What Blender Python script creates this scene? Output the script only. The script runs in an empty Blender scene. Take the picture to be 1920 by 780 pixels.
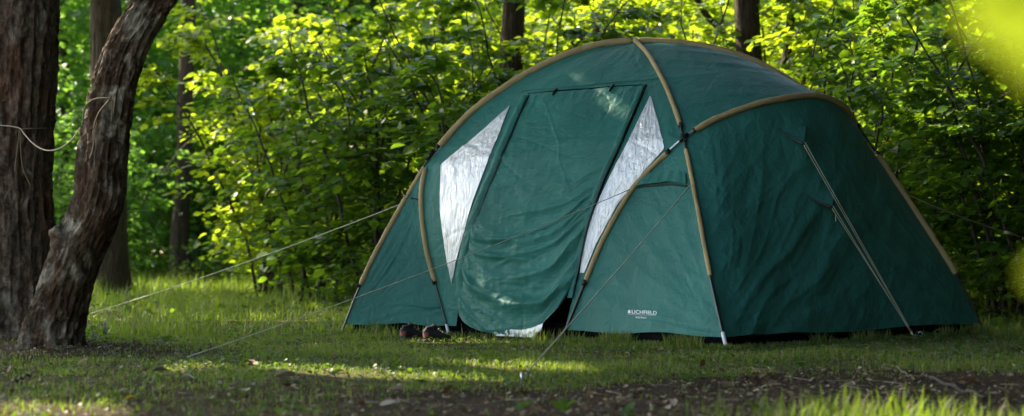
import bpy, math, random
import numpy as np
from mathutils import Vector

rng = np.random.default_rng(7)
random.seed(7)
SC = bpy.context.scene
COL = SC.collection
F = 3200.0
TH = math.atan(80.0 / F)
CAMZ = 0.6
SUN = np.array([-0.60, 0.48, 0.60]); SUN /= np.linalg.norm(SUN)

# ------------------------------------------------------------------ maths helpers
def pt(px, py, Y):
    x = (px - 960) / F; u = (390 - py) / F
    d = np.array([x, math.cos(TH) - u * math.sin(TH), math.sin(TH) + u * math.cos(TH)])
    return np.array([0, 0, CAMZ]) + d * (Y / d[1])

def gpt(px, py, z=0.0):
    x = (px - 960) / F; u = (390 - py) / F
    d = np.array([x, math.cos(TH) - u * math.sin(TH), math.sin(TH) + u * math.cos(TH)])
    return np.array([0, 0, CAMZ]) + d * ((z - CAMZ) / d[2])

def plane_pt(px, py, P0, P1):
    """where the line of sight meets the vertical plane through P0 and P1"""
    x = (px - 960) / F; u = (390 - py) / F
    d = np.array([x, math.cos(TH) - u * math.sin(TH), math.sin(TH) + u * math.cos(TH)])
    e = np.array([P1[0] - P0[0], P1[1] - P0[1], 0]); n = np.array([-e[1], e[0], 0])
    o = np.array([0, 0, CAMZ])
    return o + d * (np.dot(n, P0 - o) / np.dot(n, d))

def proj(P):
    P = np.asarray(P, float); q = P - np.array([0, 0, CAMZ])
    f = q[..., 1] * math.cos(TH) + q[..., 2] * math.sin(TH)
    u = -q[..., 1] * math.sin(TH) + q[..., 2] * math.cos(TH)
    return np.stack([960 + F * q[..., 0] / f, 390 - F * u / f], -1)

def smooth(a, b, x):
    t = np.clip((x - a) / (b - a), 0, 1); return t * t * (3 - 2 * t)

_T = np.random.default_rng(3).random((64, 64, 64)).astype(np.float32) * 2 - 1
def noise3(x, y, z):
    x, y, z = np.broadcast_arrays(np.asarray(x, float), np.asarray(y, float), np.asarray(z, float))
    xi, yi, zi = np.floor(x).astype(int), np.floor(y).astype(int), np.floor(z).astype(int)
    fx, fy, fz = x - xi, y - yi, z - zi
    fx, fy, fz = [f * f * f * (f * (f * 6 - 15) + 10) for f in (fx, fy, fz)]
    g = lambda a, b, c: _T[(xi + a) & 63, (yi + b) & 63, (zi + c) & 63]
    l = lambda a, b, t: a + (b - a) * t
    return l(l(l(g(0,0,0), g(1,0,0), fx), l(g(0,1,0), g(1,1,0), fx), fy),
             l(l(g(0,0,1), g(1,0,1), fx), l(g(0,1,1), g(1,1,1), fx), fy), fz)
def fbm(x, y, z=0.0, o=4):
    r = 0; a = 1.0; s = 0
    for i in range(o):
        r = r + a * noise3(x * 2**i + 7.3 * i, y * 2**i + 3.1 * i, z * 2**i + 1.7 * i); s += a; a *= 0.5
    return r / s
def ridge(x, y, z=0.0, o=2):
    r = 0; a = 1.0; s = 0
    for i in range(o):
        r = r + a * (1 - 2 * np.abs(noise3(x * 2**i + 5.3 * i, y * 2**i, z * 2**i + 9.1 * i))) ; s += a; a *= 0.5
    return r / s
def norm(v):
    return v / np.maximum(np.linalg.norm(v, axis=-1, keepdims=True), 1e-9)

class Curve:
    def __init__(self, pts, n=24, smoothc=True):
        P = np.array(pts, float)
        if smoothc and len(P) > 2:
            E = np.vstack([2 * P[0] - P[1], P, 2 * P[-1] - P[-2]]); out = []
            for i in range(len(P) - 1):
                p0, p1, p2, p3 = E[i:i + 4]
                t = np.linspace(0, 1, n, endpoint=False)[:, None]
                out.append(0.5 * (2 * p1 + (p2 - p0) * t + (2 * p0 - 5 * p1 + 4 * p2 - p3) * t**2 + (3 * p1 - p0 - 3 * p2 + p3) * t**3))
            P = np.vstack(out + [P[-1:]])
        self.P = P
        d = np.linalg.norm(np.diff(P, axis=0), axis=1); self.s = np.concatenate([[0], np.cumsum(d)]); self.L = self.s[-1]
        self.s /= self.L
    def __call__(self, t):
        t = np.asarray(t, float)
        return np.stack([np.interp(t, self.s, self.P[:, k]) for k in range(self.P.shape[1])], -1)
    def near(self, q):
        t = np.linspace(0, 1, 1500); return t[np.argmin(np.linalg.norm(self(t) - q, axis=1))]
    def near_px(self, px, py):
        t = np.linspace(0, 1, 1500); return t[np.argmin(np.linalg.norm(proj(self(t)) - np.array([px, py]), axis=1))]
    def seg(self, a, b):
        return lambda t: self(a + (b - a) * np.asarray(t, float))

def coons(c0, c1, d0, d1):
    def S(u, v):
        u, v = np.broadcast_arrays(np.asarray(u, float), np.asarray(v, float))
        U, V = u[..., None], v[..., None]
        a = (1 - V) * c0(u) + V * c1(u)
        b = (1 - U) * d0(v) + U * d1(v)
        z, o = np.zeros_like(u), np.ones_like(u)
        c = (1 - U) * (1 - V) * c0(z) + U * (1 - V) * c0(o) + (1 - U) * V * c1(z) + U * V * c1(o)
        return a + b - c
    return S

def normals(S, u, v, e=2e-3):
    du = S(np.clip(u + e, 0, 1), v) - S(np.clip(u - e, 0, 1), v)
    dv = S(u, np.clip(v + e, 0, 1)) - S(u, np.clip(v - e, 0, 1))
    n = np.cross(du, dv)
    return norm(n)

def invert(S, px, guess=(0.5, 0.5), it=30):
    """surface parameters seen at the given pixels"""
    px = np.atleast_2d(np.asarray(px, float))
    g = np.linspace(0.0, 1, 50); U, V = np.meshgrid(g, g); Q = proj(S(U, V)).reshape(-1, 2)
    Q = np.nan_to_num(Q, nan=1e6)
    i = np.array([np.argmin(((Q - p)**2).sum(1)) for p in px]); u = U.ravel()[i].copy(); v = V.ravel()[i].copy()
    u = np.clip(u, .005, .995); v = np.clip(v, .005, .995)
    e = 1e-3
    for _ in range(it):
        q = proj(S(u, v)); r = px - q
        a = (proj(S(u + e, v)) - proj(S(u - e, v))) / (2 * e); b = (proj(S(u, v + e)) - proj(S(u, v - e))) / (2 * e)
        det = a[:, 0] * b[:, 1] - a[:, 1] * b[:, 0]; det = np.where(abs(det) < 1e-3, 1e-3, det)
        u = np.clip(u + 0.6 * (r[:, 0] * b[:, 1] - r[:, 1] * b[:, 0]) / det, 0, 1)
        v = np.clip(v + 0.6 * (a[:, 0] * r[:, 1] - a[:, 1] * r[:, 0]) / det, 0, 1)
    return np.stack([u, v], -1)

# ------------------------------------------------------------------ mesh helpers
ORG = {}
def link(name, me, parent=None, mat=None):
    o = bpy.data.objects.new(name, me); COL.objects.link(o)
    if parent is not None: o.parent = parent
    if mat is not None: me.materials.append(mat)
    return o
def mesh(name, V, faces, mat=None, parent=None, shade=True, origin=None):
    """faces: an int array (n,k) or a list of such arrays"""
    V = np.asarray(V, np.float32).reshape(-1, 3)
    off = np.zeros(3)
    if parent is not None: off = ORG.get(parent.name, off)
    elif origin is not None: off = np.asarray(origin, float)
    V = V - off.astype(np.float32)
    if not isinstance(faces, list): faces = [faces]
    me = bpy.data.meshes.new(name)
    me.vertices.add(len(V)); me.vertices.foreach_set('co', V.ravel())
    loops = np.concatenate([f.ravel() for f in faces]).astype(np.int32)
    starts = []; s = 0
    for f in faces:
        starts.append(s + np.arange(len(f)) * f.shape[1]); s += f.size
    starts = np.concatenate(starts).astype(np.int32)
    me.loops.add(len(loops)); me.loops.foreach_set('vertex_index', loops)
    me.polygons.add(len(starts)); me.polygons.foreach_set('loop_start', starts)
    me.update(calc_edges=True); me.validate()
    if shade: me.polygons.foreach_set('use_smooth', np.ones(len(me.polygons), bool))
    o = link(name, me, parent, mat)
    if parent is None and origin is not None: o.location = origin; 
    ORG[o.name] = off if parent is not None else (np.asarray(origin, float) if origin is not None else np.zeros(3))
    return o
def empty(name, loc):
    o = bpy.data.objects.new(name, None); COL.objects.link(o); o.location = loc; o.empty_display_size = .1
    ORG[o.name] = np.asarray(loc, float); return o
def tag(o, label=None, cat=None, group=None, kind=None):
    if label: o['label'] = label
    if cat: o['category'] = cat
    if group: o['group'] = group
    if kind: o['kind'] = kind
    return o
def gridf(nu, nv, off=0, closeu=False):
    """faces of a (nv rows, nu columns) vertex grid"""
    c = nu if closeu else nu - 1
    j, i = np.meshgrid(np.arange(nv - 1), np.arange(c), indexing='ij'); i2 = (i + 1) % nu
    return (np.stack([j * nu + i, j * nu + i2, (j + 1) * nu + i2, (j + 1) * nu + i], -1).reshape(-1, 4) + off)

def tube(P, R, k=8, caps=True, off=0, flat=1.0):
    P = np.asarray(P, float); n = len(P); R = np.broadcast_to(np.asarray(R, float), (n,))
    T = norm(np.gradient(P, axis=0)); up = np.array([0, 0, 1.0])
    if abs(T[0] @ up) > .9: up = np.array([1.0, 0, 0])
    N = np.zeros_like(P); a = norm(np.cross(T[0], up)); N[0] = a
    for i in range(1, n):
        a = a - T[i] * (a @ T[i]); a = a / max(np.linalg.norm(a), 1e-9); N[i] = a
    B = np.cross(T, N); th = np.linspace(0, 2 * math.pi, k, endpoint=False)
    V = P[:, None] + R[:, None, None] * (np.cos(th)[None, :, None] * N[:, None] + flat * np.sin(th)[None, :, None] * B[:, None])
    V = V.reshape(-1, 3); fs = gridf(k, n, 0, True)
    if caps:
        V = np.vstack([V, P[:1], P[-1:]]); i = np.arange(k); j = (i + 1) % k
        c0 = np.stack([np.full(k, n * k), j, i, np.full(k, n * k)], -1)[:, :3]
        c1 = np.stack([np.full(k, n * k + 1), (n - 1) * k + i, (n - 1) * k + j], -1)
        return V, [fs + off, np.vstack([c0, c1]) + off]
    return V, [fs + off]
class MB:
    def __init__(s): s.V = []; s.Q = []; s.T = []; s.n = 0
    def add(s, V, faces):
        V = np.asarray(V, float).reshape(-1, 3)
        for f in (faces if isinstance(faces, list) else [faces]):
            (s.Q if f.shape[1] == 4 else s.T).append(f + s.n)
        s.V.append(V); s.n += len(V); return s
    def tube(s, P, R, k=8, flat=1.0): V, f = tube(P, R, k, flat=flat); return s.add(V, f)
    def box(s, c, h, ax=None):
        c = np.asarray(c, float); h = np.asarray(h, float)
        A = np.eye(3) if ax is None else np.asarray(ax, float)
        sg = np.array([[x, y, z] for z in (-1, 1) for y in (-1, 1) for x in (-1, 1)], float)
        V = c + (sg * h) @ A
        f = np.array([[0,2,3,1],[4,5,7,6],[0,1,5,4],[2,6,7,3],[0,4,6,2],[1,3,7,5]]); return s.add(V, f)
    def build(s, name, mat, parent=None, shade=True, origin=None):
        fs = []
        if s.Q: fs.append(np.vstack(s.Q))
        if s.T: fs.append(np.vstack(s.T))
        return mesh(name, np.vstack(s.V), fs, mat, parent, shade, origin)

# leaf template: a folded oval leaf of unit length along +Y
LT = np.array([[0,0,0],[0,.55,-.03],[0,1,-.16],[-.30,.22,.05],[-.38,.55,.04],[-.20,.86,-.05],[.30,.22,.05],[.38,.55,.04],[.20,.86,-.05]])
LF = np.array([[0,1,4,3],[1,2,5,4],[0,6,7,1],[1,7,8,2]])
LTS = np.array([[0,0,0],[0,1,-.12],[-.36,.5,.05],[.36,.5,.05]]); LFS = np.array([[0,1,2],[0,3,1]])
def leaves(pos, d, n, size, width=1.0, simple=False):
    T, Fc = (LTS, LFS) if simple else (LT, LF)
    d = norm(d); n = norm(n - d * (n * d).sum(1, keepdims=True)); x = np.cross(d, n)
    size = np.broadcast_to(size, (len(pos),)); t = T[None]
    V = pos[:, None] + size[:, None, None] * (t[..., 0:1] * width * x[:, None] + t[..., 1:2] * d[:, None] + t[..., 2:3] * n[:, None])
    f = (Fc[None] + (np.arange(len(pos)) * len(T))[:, None, None]).reshape(-1, Fc.shape[1])
    return V.reshape(-1, 3), f

# ------------------------------------------------------------------ materials
def newmat(name):
    m = bpy.data.materials.new(name); m.use_nodes = True; nt = m.node_tree; nt.nodes.clear()
    return m, nt, nt.nodes, nt.links
def N(nt, t, **kw):
    n = nt.nodes.new(t)
    for k, v in kw.items():
        if k in n.inputs.keys(): n.inputs[k].default_value = v
        else: setattr(n, k, v)
    return n
def ramp(nt, stops):
    r = nt.nodes.new('ShaderNodeValToRGB'); e = r.color_ramp.elements
    while len(e) > 1: e.remove(e[-1])
    e[0].position = stops[0][0]; e[0].color = (*stops[0][1], 1)
    for p, c in stops[1:]:
        x = e.new(p); x.color = (*c, 1)
    return r
def leafmat(name, cols, tcol, trans=.5, rough=.42, spec=.5):
    m, nt, ns, L = newmat(name)
    g = N(nt, 'ShaderNodeNewGeometry'); r = ramp(nt, [(i / (len(cols) - 1), c) for i, c in enumerate(cols)])
    L.new(g.outputs['Random Per Island'], r.inputs[0])
    p = N(nt, 'ShaderNodeBsdfPrincipled', Roughness=rough); p.inputs['Specular IOR Level'].default_value = spec
    L.new(r.outputs[0], p.inputs['Base Color'])
    t = N(nt, 'ShaderNodeBsdfTranslucent'); tm = N(nt, 'ShaderNodeMix', data_type='RGBA', blend_type='MULTIPLY'); tm.inputs[0].default_value = 1
    rr = ramp(nt, [(0, tuple(.7 * c for c in tcol)), (1, tcol)]); mm = N(nt, 'ShaderNodeMath', operation='FRACT'); ma = N(nt, 'ShaderNodeMath', operation='MULTIPLY'); ma.inputs[1].default_value = 7.77
    L.new(g.outputs['Random Per Island'], ma.inputs[0]); L.new(ma.outputs[0], mm.inputs[0]); L.new(mm.outputs[0], rr.inputs[0])
    L.new(rr.outputs[0], t.inputs[0])
    mx = N(nt, 'ShaderNodeMixShader'); mx.inputs[0].default_value = trans
    L.new(p.outputs[0], mx.inputs[1]); L.new(t.outputs[0], mx.inputs[2])
    o = N(nt, 'ShaderNodeOutputMaterial'); L.new(mx.outputs[0], o.inputs[0]); return m
def simple(name, col, rough=.6, metal=0.0, spec=.5, bump=None, col2=None, nscale=20, tex='OBJ'):
    m, nt, ns, L = newmat(name)
    p = N(nt, 'ShaderNodeBsdfPrincipled', Roughness=rough, Metallic=metal); p.inputs['Specular IOR Level'].default_value = spec
    p.inputs['Base Color'].default_value = (*col, 1)
    tc = N(nt, 'ShaderNodeTexCoord')
    if col2:
        n = N(nt, 'ShaderNodeTexNoise', Scale=nscale, Detail=5.0); L.new(tc.outputs['Object'], n.inputs['Vector'])
        r = ramp(nt, [(.3, col), (.7, col2)]); L.new(n.outputs[0], r.inputs[0]); L.new(r.outputs[0], p.inputs['Base Color'])
    if bump:
        n = N(nt, 'ShaderNodeTexNoise', Scale=bump[0], Detail=6.0); L.new(tc.outputs['Object'], n.inputs['Vector'])
        b = N(nt, 'ShaderNodeBump', Strength=bump[1], Distance=bump[2]); L.new(n.outputs[0], b.inputs['Height']); L.new(b.outputs[0], p.inputs['Normal'])
    o = N(nt, 'ShaderNodeOutputMaterial'); L.new(p.outputs[0], o.inputs[0]); return m
def fabric(name, col, rough=.48, stretch=(1, 1, 1), amt=.5, tr=0.0):
    m, nt, ns, L = newmat(name)
    tc = N(nt, 'ShaderNodeTexCoord'); mp = N(nt, 'ShaderNodeMapping'); mp.inputs['Scale'].default_value = stretch
    L.new(tc.outputs['Object'], mp.inputs[0])
    n1 = N(nt, 'ShaderNodeTexNoise', Scale=9.0, Detail=5.0, Roughness=.6, Distortion=.6); L.new(mp.outputs[0], n1.inputs['Vector'])
    n2 = N(nt, 'ShaderNodeTexNoise', Scale=45.0, Detail=3.0); L.new(mp.outputs[0], n2.inputs['Vector'])
    ad = N(nt, 'ShaderNodeMath', operation='MULTIPLY_ADD'); ad.inputs[1].default_value = .18
    L.new(n2.outputs[0], ad.inputs[0]); L.new(n1.outputs[0], ad.inputs[2])
    b = N(nt, 'ShaderNodeBump', Strength=amt, Distance=.03); L.new(ad.outputs[0], b.inputs['Height'])
    n3 = N(nt, 'ShaderNodeTexNoise', Scale=2.3, Detail=4.0); L.new(tc.outputs['Object'], n3.inputs['Vector'])
    r = ramp(nt, [(.3, tuple(.86 * c for c in col)), (.7, tuple(1.12 * c for c in col))]); L.new(n3.outputs[0], r.inputs[0])
    p = N(nt, 'ShaderNodeBsdfPrincipled', Roughness=rough); p.inputs['Specular IOR Level'].default_value = .22
    p.inputs['Sheen Weight'].default_value = .03; p.inputs['Sheen Roughness'].default_value = .4
    L.new(r.outputs[0], p.inputs['Base Color']); L.new(b.outputs[0], p.inputs['Normal'])
    o = N(nt, 'ShaderNodeOutputMaterial')
    L.new(p.outputs[0], o.inputs[0]); return m
def barkmat(name, dark, mid, pale, moss=None, zs=.18, scale=14, pale_amt=.62, red=None):
    m, nt, ns, L = newmat(name)
    tc = N(nt, 'ShaderNodeTexCoord'); mp = N(nt, 'ShaderNodeMapping'); mp.inputs['Scale'].default_value = (1, 1, zs); L.new(tc.outputs['Object'], mp.inputs[0])
    nz = N(nt, 'ShaderNodeTexNoise', Scale=float(scale), Detail=9.0, Roughness=.72, Distortion=.8); L.new(mp.outputs[0], nz.inputs['Vector'])
    n2 = N(nt, 'ShaderNodeTexNoise', Scale=float(scale) * 3.2, Detail=8.0, Roughness=.75, Distortion=.3); L.new(mp.outputs[0], n2.inputs['Vector'])
    cr = ramp(nt, [(.36, (0, 0, 0)), (.47, (.55, .55, .55)), (.60, (1, 1, 1))]); L.new(nz.outputs[0], cr.inputs[0])
    r1 = ramp(nt, [(.30, dark), (.70, mid)]); L.new(n2.outputs[0], r1.inputs[0])
    n3 = N(nt, 'ShaderNodeTexNoise', Scale=float(scale) * .45, Detail=9.0, Roughness=.68, Distortion=.6); L.new(mp.outputs[0], n3.inputs['Vector'])
    r3 = ramp(nt, [(pale_amt, (0, 0, 0)), (pale_amt + .10, (.8, .8, .8))]); L.new(n3.outputs[0], r3.inputs[0])
    mx = N(nt, 'ShaderNodeMix', data_type='RGBA'); L.new(r3.outputs[0], mx.inputs[0]); L.new(r1.outputs[0], mx.inputs[6]); mx.inputs[7].default_value = (*pale, 1)
    out = mx.outputs[2]
    for c, off, lo in ((red, 3.3, .50), (moss, 9.1, .55)):
        if c:
            n4 = N(nt, 'ShaderNodeTexNoise', Scale=3.2, Detail=7.0, Roughness=.65); mo = N(nt, 'ShaderNodeMapping'); mo.inputs['Location'].default_value = (off, 0, 0); mo.inputs['Scale'].default_value = (1.6, 1.6, .3)
            L.new(tc.outputs['Object'], mo.inputs[0]); L.new(mo.outputs[0], n4.inputs['Vector'])
            r4 = ramp(nt, [(lo, (0, 0, 0)), (lo + .12, (.8, .8, .8))]); L.new(n4.outputs[0], r4.inputs[0])
            m2 = N(nt, 'ShaderNodeMix', data_type='RGBA'); L.new(r4.outputs[0], m2.inputs[0]); L.new(out, m2.inputs[6]); m2.inputs[7].default_value = (*c, 1); out = m2.outputs[2]
    m3 = N(nt, 'ShaderNodeMix', data_type='RGBA', blend_type='MULTIPLY'); m3.inputs[0].default_value = .6; L.new(out, m3.inputs[6]); L.new(cr.outputs[0], m3.inputs[7])
    ad = N(nt, 'ShaderNodeMath', operation='MULTIPLY_ADD'); ad.inputs[1].default_value = .6; L.new(n2.outputs[0], ad.inputs[0]); L.new(cr.outputs[0], ad.inputs[2])
    b = N(nt, 'ShaderNodeBump', Strength=1.0, Distance=.022); L.new(ad.outputs[0], b.inputs['Height'])
    p = N(nt, 'ShaderNodeBsdfPrincipled', Roughness=.85); p.inputs['Specular IOR Level'].default_value = .3
    L.new(m3.outputs[2], p.inputs['Base Color']); L.new(b.outputs[0], p.inputs['Normal'])
    o = N(nt, 'ShaderNodeOutputMaterial'); L.new(p.outputs[0], o.inputs[0]); return m

M = {}
GREEN = (.026, .158, .134)
M['fabric'] = fabric('tent_fabric', GREEN, amt=.55, rough=.55)
M['fabric_side'] = M['fabric']
M['door'] = fabric('door_fabric', (.026, .160, .134), amt=.5, stretch=(.6, .6, 1.6))
M['tan'] = fabric('tan_sleeve_fabric', (.40, .295, .15), rough=.6, amt=.5)
M['black'] = simple('black_plastic', (.012, .012, .013), .4)
M['pole'] = simple('dark_fibreglass', (.03, .032, .035), .25, spec=.6)
M['steel'] = simple('bright_steel', (.62, .63, .66), .3, .8)
M['whitetip'] = simple('white_ferrule', (.7, .72, .76), .35)
M['skirt'] = simple('black_groundsheet', (.004, .004, .005), .95, spec=.08, bump=(30, .5, .02))
M['cord'] = simple('pale_cord', (.52, .49, .40), .7, bump=(300, .5, .002))
M['rope'] = simple('tan_rope', (.42, .34, .24), .8, bump=(200, .5, .003))
M['oldcord'] = simple('weathered_thin_cord', (.16, .12, .07), .8)
M['print'] = simple('white_print', (.78, .84, .84), .5)
# silvery window sheet
m, nt, ns, L = newmat('window_film')
tc = N(nt, 'ShaderNodeTexCoord'); mp = N(nt, 'ShaderNodeMapping'); mp.inputs['Rotation'].default_value = (0, math.radians(28), 0); mp.inputs['Scale'].default_value = (5.0, 5.0, 1.0); L.new(tc.outputs['Object'], mp.inputs[0])
n1 = N(nt, 'ShaderNodeTexNoise', Scale=6.0, Detail=7.0, Roughness=.62, Distortion=.5); L.new(mp.outputs[0], n1.inputs['Vector'])
b = N(nt, 'ShaderNodeBump', Strength=.7, Distance=.03); L.new(n1.outputs[0], b.inputs['Height'])
p = N(nt, 'ShaderNodeBsdfPrincipled', Roughness=.25, Metallic=.3); p.inputs['Base Color'].default_value = (.80, .82, .85, 1)
L.new(b.outputs[0], p.inputs['Normal']); o = N(nt, 'ShaderNodeOutputMaterial'); L.new(p.outputs[0], o.inputs[0]); M['film'] = m

M['leafA'] = leafmat('hazel_leaf', [(.022, .070, .012), (.035, .105, .015), (.05, .14, .02), (.075, .17, .022)], (.30, .54, .03), .47)
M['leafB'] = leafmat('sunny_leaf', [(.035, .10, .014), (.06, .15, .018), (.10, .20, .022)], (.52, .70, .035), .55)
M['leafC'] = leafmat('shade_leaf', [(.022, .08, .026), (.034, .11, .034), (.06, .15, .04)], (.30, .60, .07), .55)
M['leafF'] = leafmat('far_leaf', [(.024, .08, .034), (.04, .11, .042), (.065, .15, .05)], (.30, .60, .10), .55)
M['needle'] = leafmat('spruce_needle', [(.010, .035, .028), (.016, .05, .036), (.022, .06, .04)], (.05, .15, .06), .2)
M['grass'] = leafmat('grass_blade', [(.045, .100, .016), (.065, .14, .024), (.10, .16, .032), (.15, .15, .05), (.28, .21, .11), (.34, .27, .16)], (.36, .56, .04), .42, .5, .35)
M['cover'] = leafmat('clover_leaf', [(.028, .075, .016), (.045, .11, .022), (.07, .14, .03)], (.22, .40, .03), .35, .5, .35)
M['litter'] = leafmat('dry_leaf', [(.05, .028, .014), (.11, .06, .03), (.22, .15, .09), (.42, .34, .26)], (.25, .14, .05), .12, .7, .3)
M['yellowleaf'] = simple('yellow_leaf', (.62, .36, .02), .6)
M['brownleaf'] = simple('brown_curled_leaf', (.12, .06, .025), .7, col2=(.25, .15, .08), nscale=30)
M['greyleaf'] = simple('pale_dry_leaf', (.30, .24, .17), .8, col2=(.45, .38, .29), nscale=25)
M['stem'] = simple('dark_stem', (.028, .020, .014), .8, col2=(.05, .04, .03), nscale=12)
M['twig'] = simple('dead_twig', (.10, .075, .05), .85, col2=(.2, .16, .11), nscale=18)
M['purple'] = simple('violet_petal', (.22, .16, .42), .6)
M['pine'] = barkmat('pine_bark', (.045, .030, .020), (.30, .20, .13), (.42, .35, .27), zs=.7, scale=15, pale_amt=.53, red=(.20, .085, .045))
M['birch'] = barkmat('old_birch_bark', (.028, .018, .010), (.23, .14, .075), (.54, .46, .34), moss=(.07, .06, .016), zs=.85, scale=12, pale_amt=.485, red=(.14, .06, .028))
M['bark'] = barkmat('grey_bark', (.026, .019, .012), (.14, .10, .065), (.16, .14, .11), moss=(.03, .035, .012), zs=.2, scale=20)
M['palebark'] = barkmat('pale_birch_bark', (.25, .23, .2), (.5, .47, .42), (.6, .58, .54), zs=2.0, scale=6)

# ------------------------------------------------------------------ ground
def gh(x, y):
    x = np.asarray(x, float); y = np.asarray(y, float)
    near = 1 - smooth(20, 60, y)
    h = .030 * fbm(x * .7, y * .5, 2.0) + .014 * fbm(x * 3.1, y * 3.1, 5.0) * near
    tent = smooth(-1.9, -1.2, x) * (1 - smooth(3.4, 4.2, x)) * smooth(9.2, 10.2, y) * (1 - smooth(15, 17, y))
    h = h * (1 - .85 * tent)
    for cx, cy, r, a in ((-2.62, 9.85, .75, .05), (-3.25, 11.0, .9, .05)):
        h = h + a * np.exp(-((x - cx)**2 + (y - cy)**2) / r**2)
    return h
def soil(x, y):
    n = fbm(x * 1.1, y * 1.6, 8.0)
    e = 7.95 + .8 * n + .45 * smooth(.2, 1.6, x) - .25 * smooth(-.2, -2, x)
    m = smooth(e + .35, e - .25, y)
    m = m * (1 - .50 * smooth(.1, -1.1, x))
    m = m * (1 - smooth(6.35, 5.95, y + .25 * n) * smooth(.7, 1.1, x))
    q = .75 * smooth(.05, .35, fbm(x * .9 + 11, y * 1.3, 3.0)) * (1 - smooth(12, 16, y))
    q2 = .9 * np.exp(-((x + 2.7) / .9)**2 - ((y - 9.8) / .8)**2) + .5 * np.exp(-((x + 1.5) / .6)**2 - ((y - 10.1) / .35)**2)
    return np.clip(np.maximum(m, np.maximum(q * .6, q2)), 0, 1)

ys = np.concatenate([np.linspace(-6, 4.6, 40), np.linspace(4.65, 14, 420), np.linspace(14.05, 40, 220), np.geomspace(41, 400, 30)])
xs = np.concatenate([-np.geomspace(300, 9, 24), np.linspace(-8.8, -3.5, 60), np.linspace(-3.47, 4.2, 300), np.linspace(4.25, 10, 60), np.geomspace(10.5, 300, 24)])
X, Y = np.meshgrid(xs, ys)
Z = gh(X, Y) * 1.0
g = mesh('ground', np.stack([X, Y, Z], -1), gridf(len(xs), len(ys)), None)
tag(g, kind='structure')
att = g.data.attributes.new('soil', 'FLOAT', 'POINT'); att.data.foreach_set('value', soil(X, Y).ravel().astype(np.float32))
m, nt, ns, L = newmat('forest_floor')
at = N(nt, 'ShaderNodeAttribute', attribute_name='soil'); tc = N(nt, 'ShaderNodeTexCoord')
n1 = N(nt, 'ShaderNodeTexNoise', Scale=22.0, Detail=8.0, Roughness=.7); L.new(tc.outputs['Object'], n1.inputs['Vector'])
n2 = N(nt, 'ShaderNodeTexNoise', Scale=5.0, Detail=6.0); L.new(tc.outputs['Object'], n2.inputs['Vector'])
vo = N(nt, 'ShaderNodeTexVoronoi', Scale=38.0); L.new(tc.outputs['Object'], vo.inputs['Vector'])
rs = ramp(nt, [(.2, (.020, .012, .008)), (.55, (.060, .036, .021)), (.8, (.12, .078, .048))]); L.new(n1.outputs[0], rs.inputs[0])
rg = ramp(nt, [(.25, (.055, .048, .016)), (.5, (.105, .092, .035)), (.75, (.19, .14, .08))]); L.new(n1.outputs[0], rg.inputs[0])
sm = N(nt, 'ShaderNodeMath', operation='MULTIPLY_ADD'); sm.inputs[1].default_value = 1.4; sm.inputs[2].default_value = -.35; L.new(n2.outputs[0], sm.inputs[0])
s2 = N(nt, 'ShaderNodeMath', operation='ADD'); L.new(at.outputs['Fac'], s2.inputs[0]); L.new(sm.outputs[0], s2.inputs[1])
rr = ramp(nt, [(.45, (0, 0, 0)), (.85, (1, 1, 1))]); L.new(s2.outputs[0], rr.inputs[0])
mx = N(nt, 'ShaderNodeMix', data_type='RGBA'); L.new(rr.outputs[0], mx.inputs[0]); L.new(rg.outputs[0], mx.inputs[6]); L.new(rs.outputs[0], mx.inputs[7])
lt = ramp(nt, [(.0, (1, 1, 1)), (.12, (0, 0, 0))]); L.new(vo.outputs['Distance'], lt.inputs[0])
m4 = N(nt, 'ShaderNodeMix', data_type='RGBA'); m4.inputs[7].default_value = (.13, .085, .05, 1); L.new(lt.outputs[0], m4.inputs[0]); L.new(mx.outputs[2], m4.inputs[6])
b = N(nt, 'ShaderNodeBump', Strength=1.0, Distance=.02); L.new(n1.outputs[0], b.inputs['Height'])
p = N(nt, 'ShaderNodeBsdfPrincipled', Roughness=.95); p.inputs['Specular IOR Level'].default_value = .15
L.new(m4.outputs[2], p.inputs['Base Color']); L.new(b.outputs[0], p.inputs['Normal']); o = N(nt, 'ShaderNodeOutputMaterial'); L.new(p.outputs[0], o.inputs[0])
g.data.materials.append(m)

# ------------------------------------------------------------------ TENT
FL, FR, BR, DL, DR = gpt(641, 628), gpt(1362, 658), gpt(1846, 628), gpt(846, 631), gpt(1052, 641)
A = pt(1190, 79, 12.2)
BL = np.array([2 * A[0] - FR[0] + .08, 2 * A[1] - FR[1], 0])
pFL = Curve([plane_pt(*q, FL, A) for q in [(641,628),(680,530),(720,449),(765,369),(800,309),(826,277),(885,213),(960,158),(1020,124),(1080,99),(1135,84),(1190,79)]])
pBR = Curve([plane_pt(*q, BR, A) for q in [(1846,628),(1790,515),(1715,398),(1640,288),(1603,236),(1562,205),(1515,177),(1460,142),(1400,112),(1330,92),(1260,82),(1190,79)]])
prof = [(1,0),(.84,.45),(.73,.82),(.62,1.18),(.54,1.40),(.44,1.59),(.33,1.755),(.17,1.95),(0,A[2])]
pFR = Curve([np.array([A[0] + (FR[0]-A[0])*r, A[1] + (FR[1]-A[1])*r, z]) for r, z in prof])
profb = [(1,0),(.915,.43),(.8,.86),(.687,1.28),(.60,1.46),(.48,1.68),(.32,1.90),(.15,2.02),(0,A[2])]
pBL = Curve([np.array([A[0] + (BL[0]-A[0])*r, A[1] + (BL[1]-A[1])*r, z]) for r, z in profb])
sFL = pFL.near_px(808, 298); XFL = pFL(sFL)
sFR = pFR.near_px(1279, 262); XFR = pFR(sFR)
sBR = pBR.near_px(1603, 236); XBR = pBR(sBR)
sBL = .62; XBL = pBL(sBL)
def fitdepth(pxs, Ya, Yb):
    n = len(pxs); return [pt(q[0], q[1], Ya + (Yb - Ya) * i / (n - 1)) for i, q in enumerate(pxs)]
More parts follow.
